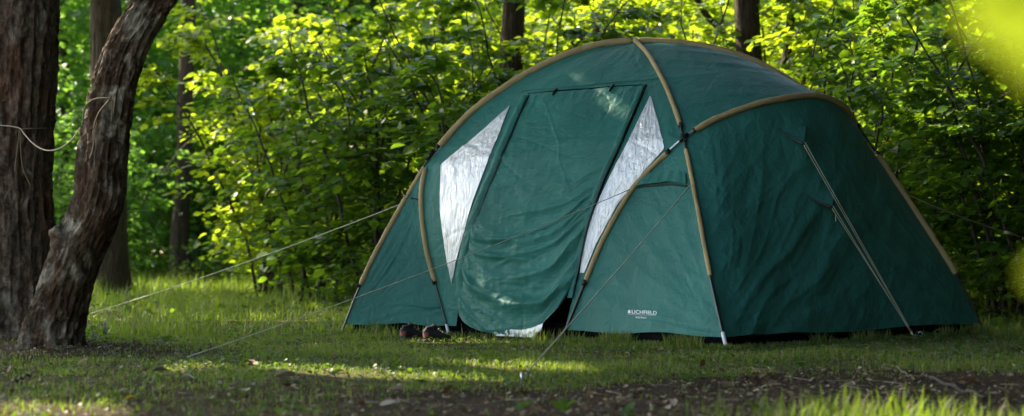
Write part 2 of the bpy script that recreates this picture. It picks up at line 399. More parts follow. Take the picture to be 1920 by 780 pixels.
aR = Curve(fitdepth([(1052,641),(1074,588),(1098,528),(1135,442),(1180,364),(1215,322),(1252,287),(1279,262)], DR[1], XFR[1])[:-1] + [XFR])
aL = Curve(fitdepth([(846,631),(834,585),(818,527),(803,470),(794,410),(793,360),(800,318),(808,298)], DL[1], XFL[1])[:-1] + [XFL])
def plan_arc(P, Q, n, b): return lambda s: P[:2] + (Q[:2] - P[:2]) * s + n * b * 4 * s * (1 - s)
nR = np.array([BR[1]-FR[1], -(BR[0]-FR[0])]); nR = nR / np.linalg.norm(nR)
arcR = plan_arc(XFR, XBR, nR, .25)
top = [XFR]
for q in [(1330,231),(1400,203),(1460,188),(1530,182),(1577,201)]:
    s = min(np.linspace(0, 1, 800), key=lambda s: abs(960 + F * arcR(s)[0] / arcR(s)[1] - q[0])); xy = arcR(s)
    top.append(pt(q[0], q[1], xy[1]))
top.append(XBR); aRt = Curve(top)
arcL = plan_arc(XFL, XBL, -nR, .10)
aLt = Curve([XFL] + [np.array([*arcL(s), z]) for s, z in ((.15,1.45),(.35,1.55),(.5,1.58),(.65,1.56),(.85,1.46))] + [XBL])
DLb = BL + (BR - BL) * .33; DRb = BL + (BR - BL) * .66
aRb = Curve([DRb, DRb * .62 + XBR * .38 + np.array([.0, .12, .1]), DRb * .3 + XBR * .7 + np.array([0, .08, .08]), XBR])
aLb = Curve([DLb, DLb * .62 + XBL * .38 + np.array([.0, .12, .1]), DLb * .3 + XBL * .7 + np.array([0, .08, .08]), XBL])

TO = np.array([A[0], A[1], 0.0])
tent = empty('dome_tent', TO); tag(tent, 'large dark green dome tent with tan pole sleeves and silvery windows on the grass', 'tent')

HEM = .076
def hemline(P, Q, z=HEM, inset=.0, wob=.012, seed=0):
    C = TO
    def f(u):
        u = np.asarray(u, float); p = P + (Q - P) * u[..., None]
        w = wob * np.sin(u * 9 + seed) * np.sin(math.pi * u)
        d = norm((C - p) * np.array([1, 1, 0])); p = p + d * (inset + .02 * np.sin(math.pi * u)[..., None])
        p[..., 2] = z + w; return p
    return f
def upfrom(curve, s1, z=HEM):
    t = np.linspace(0, 1, 800); s0 = t[np.argmax(curve(t)[:, 2] >= z)]
    return curve.seg(s0, s1)
def panel(name, S, disp, mat, nu=120, nv=120, parent=tent, ur=(0, 1), vr=(0, 1), flip=1, off=0.0, label=None):
    u, v = np.meshgrid(np.linspace(*ur, nu), np.linspace(*vr, nv))
    P = total(S, disp, flip, off)(u, v)
    o = mesh(name, P, gridf(nu, nv), mat, parent)
    if label: o['label'] = label
    return o
def crease(P):
    x, y, z = P[..., 0] + P[..., 1] * .35, P[..., 1], P[..., 2]; w = .5 * noise3(x * 1.7, y * 1.7, z * 1.7)
    a = (1 - np.abs(noise3(x * 1.1 + z * .9 + w, 3.0, z * 3.6 - x * 1.4 + w)))**14
    b = (1 - np.abs(noise3(x * 2.6 - z * 1.8, 9.0 + w, z * 3.1 + x * 2.2)))**16
    c = (1 - np.abs(noise3(x * .7 + w, 5.0, z * 7.0 + w)))**12 * smooth(-.1, .3, noise3(x * 1.3, 2.0, z * 1.3))
    return .0045 * a - .004 * b + .005 * c + .0012 * noise3(x * 7, y * 3, z * 7)
def total(S, disp, flip=1, off=0.0):
    def f(u, v):
        u, v = np.broadcast_arrays(np.asarray(u, float), np.asarray(v, float))
        n = normals(S, u, np.clip(v, .001, .985)) * flip
        d = disp(u, v) if disp is not None else 0 * u
        P_ = S(u, v); d = d + crease(P_) * edge(u, v, .04)
        return P_ + n * (d + off)[..., None]
    return f
edge = lambda u, v, w=.06: smooth(0, w, u) * smooth(0, w, 1 - u)

# side panel (right): u from near corner to far corner, v from hem to arch
Sside = coons(hemline(FR, BR, seed=1), lambda u: aRt(u), upfrom(pFR, sFR), upfrom(pBR, sBR))
def d_side(u, v):
    x = u * 2.9; y = v * 1.45
    r = np.hypot(x + .05, y + .05); th = np.arctan2(y + .05, x + .05)
    fan = ridge(th * 7 + .3 * np.sin(r * 2), r * .9, 1.0, 2) * smooth(.2, .9, r) * (1 - smooth(1.3, 2.6, r))
    r2 = np.hypot(2.95 - x, y); th2 = np.arctan2(y, 2.95 - x)
    fan2 = ridge(th2 * 7, r2 * .7, 4.0, 2) * smooth(.1, .8, r2) * (1 - smooth(1.2, 2.4, r2))
    diag = ridge((x * .38 - y * .92) * 4.6 + .5 * noise3(x * 1.5, y * 1.5, 0), (x * .92 + y * .38) * .8, 3.0, 2)
    lo = fbm(x * 1.2, y * 1.2, 6.0, 2)
    e = edge(u, v, .10) * (smooth(0, .12, 1 - v) * .9 + .1)
    d = (.012 * fan + .010 * fan2 + .019 * diag * (1 - smooth(.55, .9, v)) * (1 - smooth(.55, .8, u)) + .02 * lo) * e
    d = d + .004 * ridge(x * 6 - y * 9, x + y, 7.0) * e
    for c, a, R in ((PULL[0], .045, .34), (PULL[1], .05, .42)):
        q = np.hypot((x - c[0] * 2.9) * 1.0, (y - c[1] * 1.45) * 1.3)
        d = d + a * np.exp(-(q / R * 1.9)) * e
    return d
PULL = [(.5, .8), (.55, .5)]
_q = invert(Sside, [(1505, 268), (1558, 388)]); PULL = [tuple(_q[0]), tuple(_q[1])]
panel('side_panel', Sside, d_side, M['fabric_side'], 220, 150, label='shaded dark green side wall of the sleeping pod')
# roof right
def Sroof(u, v):
    u, v = np.broadcast_arrays(np.asarray(u, float), np.asarray(v, float)); U, V = u[..., None], v[..., None]
    return pFR.seg(sFR, 1)(v) * (1 - U) + pBR.seg(sBR, 1)(v) * U + (aRt(u) - (XFR + (XBR - XFR) * U)) * (1 - V)**2.0
d_roof = lambda u, v: (.022 * 4 * u * (1 - u) * smooth(0, .5, 1 - v) * smooth(0, .3, v) + (.006 * ridge(u * 3 + v * 5, v * 3 - u, 2.0) + .010 * fbm(u * 3, v * 3, 1.0, 2)) * edge(u, v, .1)) 
panel('roof_panel', Sroof, d_roof, M['fabric'], 120, 90)
# right pod front
Spr = coons(hemline(DR, FR, seed=2), lambda u: XFR + 0 * np.asarray(u, float)[..., None] * XFR, upfrom(aR, 1), upfrom(pFR, sFR))
def d_pr(u, v):
    x = u * 1.35 * (1 - v * .8); y = v * 1.4
    r = np.hypot(1.35 - x, y); th = np.arctan2(y, 1.35 - x)
    fan = ridge(th * 8, r * .8, 2.0) * smooth(.15, .7, r)
    d = .004 * fan + .010 * fbm(x * 2.0, y * 2.0, 5.0, 2) + .004 * ridge((x * .3 + y) * 8, x * 1.2, 3.0) * (1 - smooth(.2, .5, v))
    fold = .008 * np.exp(-((y - .14 + .10 * x) / .012)**2) * smooth(.3, .6, u)
    return (d + fold) * edge(u, v, .08) * smooth(0, .25, 1 - v)
panel('pod_front_panel', Spr, d_pr, M['fabric'], 130, 130)
# left pod front
Spl = coons(hemline(FL, DL, seed=3), lambda u: XFL + 0 * np.asarray(u, float)[..., None] * XFL, upfrom(pFL, sFL), upfrom(aL, 1))
def d_pl(u, v):
    x = u * .95 * (1 - v * .6); y = v * 1.4
    r = np.hypot(x + .02, y + .02); th = np.arctan2(y + .02, x + .02)
    fan = ridge(th * 9 + .3 * np.sin(3 * r), r * .9, 2.5) * smooth(.1, .5, r) * (1 - smooth(.9, 1.5, r))
    d = .0045 * fan + .010 * fbm(x * 2.5, y * 2.2, 8.0, 2) + .003 * ridge(y * 10 + x * 3, x * 1.5, 3.0)
    fold = .012 * np.exp(-((y - .16) / .012)**2) * smooth(.35, .5, u)
    return (d + fold) * edge(u, v, .07) * smooth(0, .2, 1 - v)
panel('pod_front_panel', Spl, d_pl, M['fabric'], 110, 130)

# ---- main front: u from left arch to right arch, t from hem to apex
TK = .5
def piece(c0, c1):
    def f(t):
        t = np.asarray(t, float)[..., None]; a = c0(np.clip(t[..., 0] / TK, 0, 1)); b = c1(np.clip((t[..., 0] - TK) / (1 - TK), 0, 1))
        return np.where(t < TK, a, b)
    return f
Lb = piece(upfrom(aL, 1, .004), pFL.seg(sFL, 1)); Rb = piece(upfrom(aR, 1, .004), pFR.seg(sFR, 1)); TH0 = .028
def Sfront(u, t):
    u, t = np.broadcast_arrays(np.asarray(u, float), np.asarray(t, float)); U = u[..., None]
    l, r = Lb(t), Rb(t); w = np.linalg.norm(r - l, axis=-1)
    nrm = np.array([-.60, -.74, .30]); nrm /= np.linalg.norm(nrm)
    return l * (1 - U) + r * U + nrm * (.035 * w * 4 * u * (1 - u) * smooth(.0, .3, t))[..., None]
def d_front(u, t):
    x = u * 1.7; y = t * 2.6
    rr = ridge(x * 3 - y * 1.5, y * 1.2 + x, 1.0)
    gather = ridge(u * 26, t * 2.0, 5.0) * np.exp(-((t - .70) / .10)**2) * (smooth(.16, .02, u) + smooth(.80, .95, u))
    return (.004 * rr + .010 * fbm(x * 1.6, y * 1.6, 2.0, 2) + .006 * gather) * edge(u, t, .05)
Tfront = total(Sfront, d_front, -1)
_n = normals(Sfront, np.array([.5]), np.array([.4]))[0]
FLIPF = 1 if _n[1] < 0 else -1
Tfront = total(Sfront, d_front, FLIPF)
def flipfor(S, u=.5, v=.5, cam=True):
    n = normals(S, np.array([u]), np.array([v]))[0]; p = S(np.array([u]), np.array([v]))[0]
    out = p - (TO + np.array([0, 0, .7])); return 1 if n @ out > 0 else -1

NF = np.array([-.62, -.74, .25]); NF /= np.linalg.norm(NF)
def uvcurve(pxs, smoothc=True):
    q = Curve(pxs, 12, smoothc)(np.linspace(0, 1, 70)); return Curve(invert(Sfront, q), 1, False)
def uvpatch(b, t, l, r):
    S2 = coons(b, t, l, r); return S2
def patch(name, Q, mat, nu, nv, extra=None, off=0.0, parent=tent, label=None):
    a, b = np.meshgrid(np.linspace(0, 1, nu), np.linspace(0, 1, nv)); q = Q(a, b); u, t = q[..., 0], q[..., 1]
    P = Tfront(u, t); n = NF + 0 * P
    d = off + (extra(a, b) if extra is not None else 0 * a)
    o = mesh(name, P + n * d[..., None], gridf(nu, nv), mat, parent)
    if label: o['label'] = label
    return o
line = lambda p, q: (lambda s: np.asarray(p, float) + (np.asarray(q, float) - np.asarray(p, float)) * np.asarray(s, float)[..., None])
zl = uvcurve([(856,611),(858,590),(862,540),(868,490),(884,430),(905,370),(935,300),(962,235),(990,176)])
zr = uvcurve([(1059,620),(1064,600),(1074,560),(1087,505),(1104,430),(1130,352),(1160,285),(1190,215),(1214,157)])
sl = invert(Sfront, [(966, 172)])[0]; sr = invert(Sfront, [(1239, 148)])[0]
tl, tr = sl[1], sr[1]; zlt, zrt = zl(1.0), zr(1.0)
seam = Curve([np.array([0, tl]), zlt, (zlt + zrt) / 2, zrt, np.array([1, tr])], smoothc=False)
patch('front_panel', coons(line((0, TH0), zl(0.0)), line((0, tl), zlt), line((0, TH0), (0, tl)), zl), M['fabric'], 50, 190, label='front wall strip between left window and door')
patch('front_panel', coons(line(zr(0.0), (1, TH0)), line(zrt, (1, tr)), zr, line((1, TH0), (1, tr))), M['fabric'], 50, 190, label='front wall strip between door and right window')
patch('roof_strip', coons(seam, line((0, 1), (1, 1)), line((0, tl), (0, 1)), line((1, tr), (1, 1))), M['fabric'], 130, 60)
# seam ridge under the roof strip
def on_front(pxs, off, n=60):
    c = uvcurve(pxs); s = np.linspace(0, 1, n); q = c(s); P = Tfront(q[:, 0], q[:, 1]); nn = NF + 0 * P
    return P + nn * off
MB().tube(on_front([(975,171),(1060,163),(1150,154),(1236,147)], .003), .004, 6).build('seam', M['fabric'], tent)
# door curtain
dl = uvcurve([(863,568),(865,535),(870,490),(886,430),(907,370),(937,300),(964,235),(991,178)])
dr = uvcurve([(1064,560),(1075,535),(1089,500),(1105,430),(1130,352),(1160,285),(1189,217),(1213,160)])
db = uvcurve([(863,556),(869,584),(890,605),(928,620),(968,627),(1006,629),(1024,614),(1037,598),(1052,584),(1064,560)])
dt = uvcurve([(991,178),(1060,171),(1140,164),(1213,160)])
def d_door(a, b):
    sag = 4 * a * (1 - a)
    w = noise3(a * 3, b * 4, 1.0)
    y = b * 2.3 + .06 * sag + .05 * w + .05 * (a - .5)
    low = 1 - smooth(.28, .62, b)
    f1 = ridge(y * 4.2 + .5 * noise3(a * 2.5, b * 5, 3.), a * 1.6, 2.0, 2) * (.021 * low + .004)
    f2 = ridge(y * 10 + .6 * noise3(a * 4, b * 8, 5.), a * 4.5, 6.0, 2) * (.006 * low + .0018)
    crease = 0
    for (b0, sl_, A_, wd) in ((.155, -.10, .035, .020), (.335, .03, .02, .012), (.405, .07, .018, .010), (.60, .12, .004, .006), (.72, .12, .003, .006)):
        q = (b + .04 * sag * (b0 < .5) - b0 - sl_ * (a - .5)) / wd; crease = crease + A_ * np.exp(-q * q) * smooth(0, .12, a) * smooth(0, .12, 1 - a)
    bulge = .045 * smooth(.45, .05, b) * sag + .015 * smooth(.2, 0, b)
    ed = smooth(0, .05, a) * smooth(0, .05, 1 - a)
    diag = .004 * np.exp(-(((b - .52) - .75 * (.75 - a)) / .006)**2) * smooth(.15, .2, a) * smooth(.8, .75, a) * (b > .5)
    vert = .006 * ridge(a * 16, b * 2, 4.0) * np.exp(-((b - 1) / .09)**2)
    crum = .0035 * ridge(a * 9 + b * 6, b * 11 - a * 5, 8.0, 3) + .002 * ridge(a * 5 - b * 16, b * 7 + a * 12, 4.0, 2)
    return (f1 + f2 + crease + crum) * ed + bulge + diag + vert * smooth(0, .02, 1 - b)
patch('door', coons(db, dt, dl, dr), M['door'], 170, 260, d_door, .012, label='zipped green door curtain sagging in folds at the bottom')
# zip flaps beside the door
def strip(name, pa, pb, off, mat=None, n=140, w=8):
    ca, cb = uvcurve(pa), uvcurve(pb)
    return patch(name, coons(line(ca(0.0), cb(0.0)), line(ca(1.0), cb(1.0)), ca, cb), mat or M['fabric'], w, n, lambda a, b: .008 * np.sin(a * math.pi) + .005 * ridge(b * 18, a * 2, 3.0), off)
strip('zip_flap', [(858,560),(863,500),(878,430),(900,370),(930,300),(956,235),(982,180)], [(870,560),(875,500),(890,436),(911,374),(941,303),(967,238),(992,181)], .024)
strip('zip_flap', [(1066,560),(1078,505),(1092,432),(1118,352),(1148,285),(1178,215),(1204,161)], [(1076,560),(1088,505),(1103,432),(1130,352),(1159,285),(1189,215),(1213,159)], .016)
MB().tube(on_front([(870,545),(876,490),(893,430),(914,370),(944,300),(970,235),(995,180)], .020), .0045, 6).build('zip', M['black'], tent)
MB().tube(on_front([(1078,545),(1087,505),(1103,430),(1129,352),(1159,285),(1189,215),(1212,158)], .018), .0050, 6).build('zip', M['black'], tent)
MB().tube(on_front([(958,240),(930,305),(906,365),(885,430)], .010), .004, 6).build('seam', M['fabric'], tent)
for q in ((1042, 176), (1148, 167)):
    P = on_front([(q[0] + 6, q[1] - 8), (q[0], q[1]), (q[0] - 3, q[1] + 4)], .022, 8); MB().tube(P, .008, 6).build('toggle', M['black'], tent)
# windows
wl = uvcurve([(848,532),(836,465),(827,395),(828,310),(885,262),(955,200)], False)
wr = uvcurve([(849,528),(864,466),(884,392),(914,310),(935,256),(957,198)])
rl = uvcurve([(1088,512),(1094,468),(1113,402),(1141,338),(1180,262),(1219,180)])
rr_ = uvcurve([(1096,512),(1118,460),(1160,382),(1206,324),(1247,279),(1236,232),(1221,180)], False)
wrk = lambda a, b: .0035 * ridge(a * 7 + b * 5, b * 9 - a * 4, 3.0, 2) * edge(a, b, .06)
for l_, r_, lb_ in ((wl, wr, 'silvery window left of the door'), (rl, rr_, 'silvery window right of the door')):
    patch('window', coons(line(l_(0.0), r_(0.0)), line(l_(1.0), r_(1.0)), l_, r_), M['film'], 40, 160, wrk, .007, label=lb_)
# foil lining turned out below the door
fb = uvcurve([(940,634),(965,637),(990,640),(1012,637),(1029,622)]); ft = uvcurve([(938,626),(960,622),(990,623),(1012,619),(1031,611)])
patch('foil_lining', coons(fb, ft, line(fb(0.0), ft(0.0)), line(fb(1.0), ft(1.0))), M['film'], 40, 10, lambda a, b: .03 + .01 * ridge(a * 9, b * 3, 2.0), .045)

# hood seam across the right pod
def on_surf(T_, pxs, off, n=50):
    c = Curve(invert(T_, pxs), 12); q = c(np.linspace(0, 1, n)); 
    return T_(q[:, 0], q[:, 1])
Tpr = total(Spr, d_pr, flipfor(Spr), .004)
P = on_surf(Tpr, [(1192,352),(1215,349),(1250,346),(1288,349)], 0); MB().tube(P, .006, 6).build('seam', M['black'], tent)
Tpr2 = total(Spr, d_pr, flipfor(Spr), .012)
ca, cb = Curve(invert(Tpr2, [(1194,349),(1215,345),(1250,341),(1287,345)]), 8), Curve(invert(Tpr2, [(1210,326),(1230,322),(1255,320),(1285,322)]), 8)
a_, b_ = np.meshgrid(np.linspace(0, 1, 30), np.linspace(0, 1, 8)); q_ = coons(ca, cb, line(ca(0.0), cb(0.0)), line(ca(1.0), cb(1.0)))(a_, b_)
Pq = Tpr2(q_[..., 0], q_[..., 1]); nq = np.array([-.5, -.8, .1]); Pq = Pq + nq * (.018 * (1 - b_) + .004 * np.sin(a_ * 25))[..., None]
mesh('vent_hood', Pq, gridf(30, 8), M['fabric'], tent)
Tpl = total(Spl, d_pl, flipfor(Spl), .006)
P = on_surf(Tpl, [(770,371),(785,376),(796,379)], 0, 12); MB().tube(P, .006, 6).build('seam', M['black'], tent)

# ---- hidden sides so the tent is whole
Sls = coons(hemline(BL, FL, seed=4), lambda u: aLt(1 - np.asarray(u, float)), upfrom(pBL, sBL), upfrom(pFL, sFL))
small = lambda u, v: (.012 * fbm(u * 4, v * 3, 1.0, 2) + .005 * ridge(u * 6 + v * 4, v * 3, 2.0)) * edge(u, v, .1)
panel('side_panel', Sls, small, M['fabric'], 80, 60, flip=flipfor(Sls))
Srl = coons(lambda u: aLt(1 - np.asarray(u, float)), lambda u: A + 0 * np.asarray(u, float)[..., None] * A, pBL.seg(sBL, 1), pFL.seg(sFL, 1))
panel('roof_panel', Srl, small, M['fabric'], 80, 60, flip=flipfor(Srl))
Lb2 = piece(upfrom(aRb, 1), pBR.seg(sBR, 1)); Rb2 = piece(upfrom(aLb, 1), pBL.seg(sBL, 1))
def Sback(u, t):
    u, t = np.broadcast_arrays(np.asarray(u, float), np.asarray(t, float)); return Lb2(t) * (1 - u[..., None]) + Rb2(t) * u[..., None]
panel('back_panel', Sback, small, M['fabric'], 80, 90, flip=flipfor(Sback))
Spbr = coons(hemline(BR, DRb, seed=5), lambda u: XBR + 0 * np.asarray(u, float)[..., None] * XBR, upfrom(pBR, sBR), upfrom(aRb, 1))
panel('pod_back_panel', Spbr, small, M['fabric'], 60, 60, flip=flipfor(Spbr))
Spbl = coons(hemline(DLb, BL, seed=6), lambda u: XBL + 0 * np.asarray(u, float)[..., None] * XBL, upfrom(aLb, 1), upfrom(pBL, sBL))
panel('pod_back_panel', Spbl, small, M['fabric'], 60, 60, flip=flipfor(Spbl))
# groundsheet: floor and low black skirt behind the hem
ring = [FL, DL, DR, FR, BR, DRb, DLb, BL]; rp = []
for i in range(8):
    a0, b0 = ring[i], ring[(i + 1) % 8]
    for s in np.linspace(0, 1, 14, endpoint=False): rp.append(a0 + (b0 - a0) * s)
rp = np.array(rp); rin = rp + norm((TO - rp) * np.array([1, 1, 0])) * .07
rows = []
for z, k in ((-.05, 0), (.03, .0), (.12, .02)):
    q = rin + norm((TO - rp) * np.array([1, 1, 0])) * k; q = q.copy(); q[:, 2] = z; rows.append(q)
mb = MB(); mb.add(np.vstack(rows), gridf(len(rp), 3, 0, True))
n_ = len(rp); fl = rin.copy(); fl[:, 2] = .02; cen = np.array([[TO[0], TO[1], .02]]); i = np.arange(n_)
mb.add(np.vstack([fl, cen]), np.stack([i, (i + 1) % n_, np.full(n_, n_)], -1)); mb.build('groundsheet', M['skirt'], tent, shade=False)
# black sheet just inside the door, standing in for the interior's shade
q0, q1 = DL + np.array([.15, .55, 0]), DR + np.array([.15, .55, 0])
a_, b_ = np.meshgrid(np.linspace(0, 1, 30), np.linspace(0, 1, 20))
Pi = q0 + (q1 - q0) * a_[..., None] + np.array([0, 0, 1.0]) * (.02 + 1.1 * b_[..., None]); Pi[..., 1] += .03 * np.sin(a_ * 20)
mesh('dark_interior_sheet', Pi, gridf(30, 20), M['skirt'], tent)

# ---- sleeves, poles
def run(curve, s0, s1, r, name, mat, out=0.0, k=12, n=110, flat=1.0, wr=0.0, label=None):
    r = r * (.9 if mat is M['tan'] else 1); s = np.linspace(s0, s1, n); P = curve(s)
    d = norm(P - (TO + np.array([0, 0, .4]))); P = P + d * out
    R = r * (1 + wr * noise3(np.arange(n) * .55, 0, r * 100)); R[:2] *= .93; R[-2:] *= .93
    if mat is M['tan']: r = r * .92; n = max(n, int(len(P))); k = 20
    V, f = tube(P, R, k)
    if mat is M['tan']:
        c = np.repeat(P, k, axis=0); rad = V[:len(c)] - c; a = np.tile(np.arange(k), len(P)); sl_ = np.linalg.norm(c - P[0], axis=1)
        w_ = .10 * noise3(sl_ * 14 + a * .25, np.cos(a / k * 6.283) * 1.2, np.sin(a / k * 6.283) * 1.2) + .14 * np.abs(np.cos(a / k * math.pi + .5))**8
        V[:len(c)] = c + rad * (1 + w_)[:, None]
    o = MB().add(V, f).build(name, mat, tent)
    if label: o['label'] = label
    return o
px = lambda c, x, y: c.near_px(x, y)
# left main pole
run(pFL, 0.01, px(pFL, 678, 534), .008, 'pole', M['pole'], .01)
run(pFL, px(pFL, 678, 534), px(pFL, 764, 372), .020, 'pole_sleeve', M['tan'], .010, wr=.08)
run(pFL, px(pFL, 764, 372), px(pFL, 797, 314), .016, 'pole_sleeve', M['tan'], .006, wr=.08)
run(pFL, px(pFL, 764, 372) - .01, px(pFL, 830, 272) + .01, .008, 'pole', M['pole'], .012)
run(pFL, px(pFL, 827, 275), .992, .027, 'pole_sleeve', M['tan'], .010, wr=.06, n=120)
# right rear pole
run(pBR, 0.01, px(pBR, 1788, 514), .008, 'pole', M['pole'], .01)
run(pBR, px(pBR, 1788, 514), px(pBR, 1642, 291), .026, 'pole_sleeve', M['tan'], .006, wr=.08)
run(pBR, px(pBR, 1642, 291) - .01, sBR + .02, .008, 'pole', M['pole'], .012)
run(pBR, sBR + .03, .992, .027, 'pole_sleeve', M['tan'], .010, wr=.06, n=120)
# near pole
run(pFR, 0.02, px(pFR, 1331, 517) + .005, .0085, 'pole', M['pole'], .012)
run(pFR, 0.004, .045, .012, 'pole_tip', M['whitetip'], .012)
run(pFR, px(pFR, 1331, 517), px(pFR, 1285, 282), .015, 'pole_sleeve', M['tan'], .012, wr=.08)
run(pFR, px(pFR, 1285, 282) - .01, px(pFR, 1273, 238) + .01, .0085, 'pole', M['pole'], .018)
run(pFR, px(pFR, 1273, 238), .992, .017, 'pole_sleeve', M['tan'], .016, wr=.06, n=120)
run(pFR, .975, .999, .022, 'pole_sleeve', M['tan'], .016, n=10)
run(pBL, 0.01, .2, .008, 'pole', M['pole'], .01)
run(pBL, .2, .992, .022, 'pole_sleeve', M['tan'], .0, wr=.06)
# arches
run(aR, 0.01, px(aR, 1098, 528) + .01, .009, 'pole', M['pole'], .012)
run(aR, px(aR, 1098, 528), px(aR, 1250, 288), .019, 'pole_sleeve', M['tan'], .010, wr=.06)
run(aR, px(aR, 1250, 288) - .01, 1.0, .0085, 'pole', M['steel'], .022)
run(aRt, 0.0, .09, .0085, 'pole', M['steel'], .022)
run(aRt, px(aRt, 1302, 247), .985, .022, 'pole_sleeve', M['tan'], .012, wr=.06, n=100)
run(aL, 0.01, px(aL, 818, 528) + .01, .0065, 'pole', M['pole'], .012)
run(aL, 0.004, .07, .011, 'pole_tip', M['whitetip'], .012)
run(aL, px(aL, 818, 528), px(aL, 800, 317), .020, 'pole_sleeve', M['tan'], .012, wr=.06)
run(aLt, 0.0, 1.0, .012, 'pole_sleeve', M['tan'], -.01)
run(aRb, 0.0, 1.0, .018, 'pole_sleeve', M['tan'], .01)
run(aLb, 0.0, 1.0, .018, 'pole_sleeve', M['tan'], .01)
# clips where poles cross
def clip(P, s=.03, ax=(1, 0, 0)):
    P = np.asarray(P); d = norm(P - (TO + np.array([0, 0, .4]))); P = P + d * .02; a = np.asarray(ax, float); a = a / np.linalg.norm(a); b_ = norm(np.cross(a, d)); 
    mb = MB(); mb.box(P, (s, .010, .013), np.array([a, b_, d])); mb.tube(np.array([P - b_ * s * .9, P, P + b_ * s * .9 + d * .006]), .006, 6); mb.build('clip', M['black'], tent)
tanv = lambda c, s: c(min(s + .02, 1)) - c(max(s - .02, 0))
clip(XFR, .035, tanv(aRt, .02)); clip(XBR, .03, tanv(pBR, sBR)); clip(pFL(px(pFL, 812, 294)), .045, tanv(pFL, sFL)); clip(pFL(px(pFL, 826, 277)), .02, tanv(pFL, sFL)); clip(pFL(px(pFL, 768, 368)), .02, (1, 0, 0))
clip(pFR(px(pFR, 1273, 240)), .018, tanv(pFR, sFR)); clip(aR(px(aR, 1250, 289)), .018, tanv(aR, .9)); clip(aRt(px(aRt, 1301, 247)), .018, tanv(aRt, .1)); clip(pBR(px(pBR, 1642, 291)), .025, tanv(pBR, .5)); clip(aL(px(aL, 818, 529)), .018, tanv(aL, .3)); clip(aR(px(aR, 1098, 530)), .02, tanv(aR, .3)); clip(pBR(px(pBR, 1789, 516)), .02, tanv(pBR, .2)); clip(pFL(px(pFL, 679, 534)), .018, tanv(pFL, .2))
# pulled-out guy tabs on the side wall
Tside = total(Sside, d_side, 1, .004)
if flipfor(Sside) < 0: print('WARN side flip')
tips = []
for corners, tip in (([(1460,241),(1512,236)], (1506,270)), ([(1506,361),(1566,356)], (1559,389))):
    qa = invert(Tside, corners); Pa, Pb = Tside(qa[:, 0], qa[:, 1]); tp = invert(Tside, [tip]); Pt = Tside(tp[:, 0], tp[:, 1])[0]
    out = np.array([nR[0], nR[1], 0]); Pt = pt(tip[0], tip[1], Pt[1] - .15); tips.append(Pt)
    a_, b_ = np.meshgrid(np.linspace(0, 1, 12), np.linspace(0, 1, 12)); E = Pa + (Pb - Pa) * a_[..., None]; G = E + (Pt - E) * b_[..., None]; G[..., 2] -= .01 * np.sin(b_ * math.pi)
    mesh('guy_tab', np.vstack([G.reshape(-1, 3), (G - out * .004).reshape(-1, 3)]), [gridf(12, 12), gridf(12, 12, 144)], M['fabric_side'], tent)
    MB().tube(G[:, 0] + out * .004, np.linspace(.003, .010, 12), 6).build('tab_shadow_edge', M['black'], tent)  # black tube draws the shadow along the tab's underside
# guy lines
def sag(P, Q, s=.01, n=24):
    t = np.linspace(0, 1, n)[:, None]; R = P + (Q - P) * t; R[:, 2] -= (s * 4 * t * (1 - t))[:, 0]; return R
def guy(paths, r, label, extra=None):
    mb = MB()
    for Pq in paths: mb.tube(Pq, r, 6)
    if extra: extra(mb)
    o = mb.build('guy_line', M['cord'], tent); o['label'] = label; return o
g1 = gpt(165, 593); g2 = gpt(343, 679); g3 = gpt(986, 708); g4 = gpt(1716, 637)
t1 = pFL(px(pFL, 757, 379)); guy([sag(t1, g1 + np.array([0, 0, .02]), .03)], .0027, 'pale guy line running from the left pole past the tree')
t2 = aR(px(aR, 1186, 356)) + np.array([-.02, -.05, 0]); guy([sag(t2, g2 + np.array([0, 0, .02]), .03)], .0027, 'pale guy line crossing in front of the door')
t3 = pFR(px(pFR, 1296, 350)) + np.array([-.02, -.03, 0]); guy([sag(t3, g3 + np.array([0, 0, .02]), .01), sag(t3 + np.array([.006, 0, .01]), t3 + (g3 - t3) * .12, .0)], .0033, 'pale guy line from the near pole to the foreground')
gx = g4 + np.array([0, 0, .10]) 
e4 = pt(1708, 622, g4[1])
guy([sag(tips[0], e4, .0), sag(tips[0] + np.array([.012, 0, .01]), e4 + np.array([.006, 0, 0]), .0)], .0023, 'double guy line from the upper tab')
guy([sag(tips[1], e4, .0), sag(tips[1] + np.array([.010, 0, .01]), e4 + np.array([-.004, 0, 0]), .0), np.array([tips[1] + (e4 - tips[1]) * .05, tips[1] + (e4 - tips[1]) * .05 + np.array([-.0, -.01, -.05])])], .0023, 'double guy line from the lower tab')
t5 = pBR(px(pBR, 1690, 360)) + np.array([0.02, .04, 0]); e5 = pt(1990, 462, 14.6)
guy([sag(t5, e5, .04)], .0027, 'pale guy line running right from the rear pole', lambda mb: mb.tube(sag(t5, e5, .04)[14:16], .012, 6))
# logo on the near pod wall
def textverts(body, bold):
    cu = bpy.data.curves.new('lettering', 'FONT'); cu.body = body; cu.offset = bold; cu.resolution_u = 4
    ob = bpy.data.objects.new('lettering', cu); COL.objects.link(ob); bpy.context.view_layer.update()
    me = bpy.data.meshes.new_from_object(ob.evaluated_get(bpy.context.evaluated_depsgraph_get())); bpy.data.objects.remove(ob)
    V = np.array([v.co[:] for v in me.vertices]); fs = [tuple(p.vertices) for p in me.polygons]; bpy.data.meshes.remove(me); return V, fs
def put_text(body, x0, x1, ybase, h, slope, bold, name, label):
    V, fs = textverts(body, bold); a, b_ = V[:, 0].min(), V[:, 0].max(); hh = .72
    X = x0 + (V[:, 0] - a) / (b_ - a) * (x1 - x0); Yp = ybase - V[:, 1] / hh * h + slope * (X - x0)
    q = invert(Tlogo, np.stack([X, Yp], -1)); W = Tlogo(q[:, 0], q[:, 1])
    me = bpy.data.meshes.new(name); me.from_pydata((W - TO).tolist(), [], fs); o = link(name, me, tent, M['print']); o['label'] = label; return o
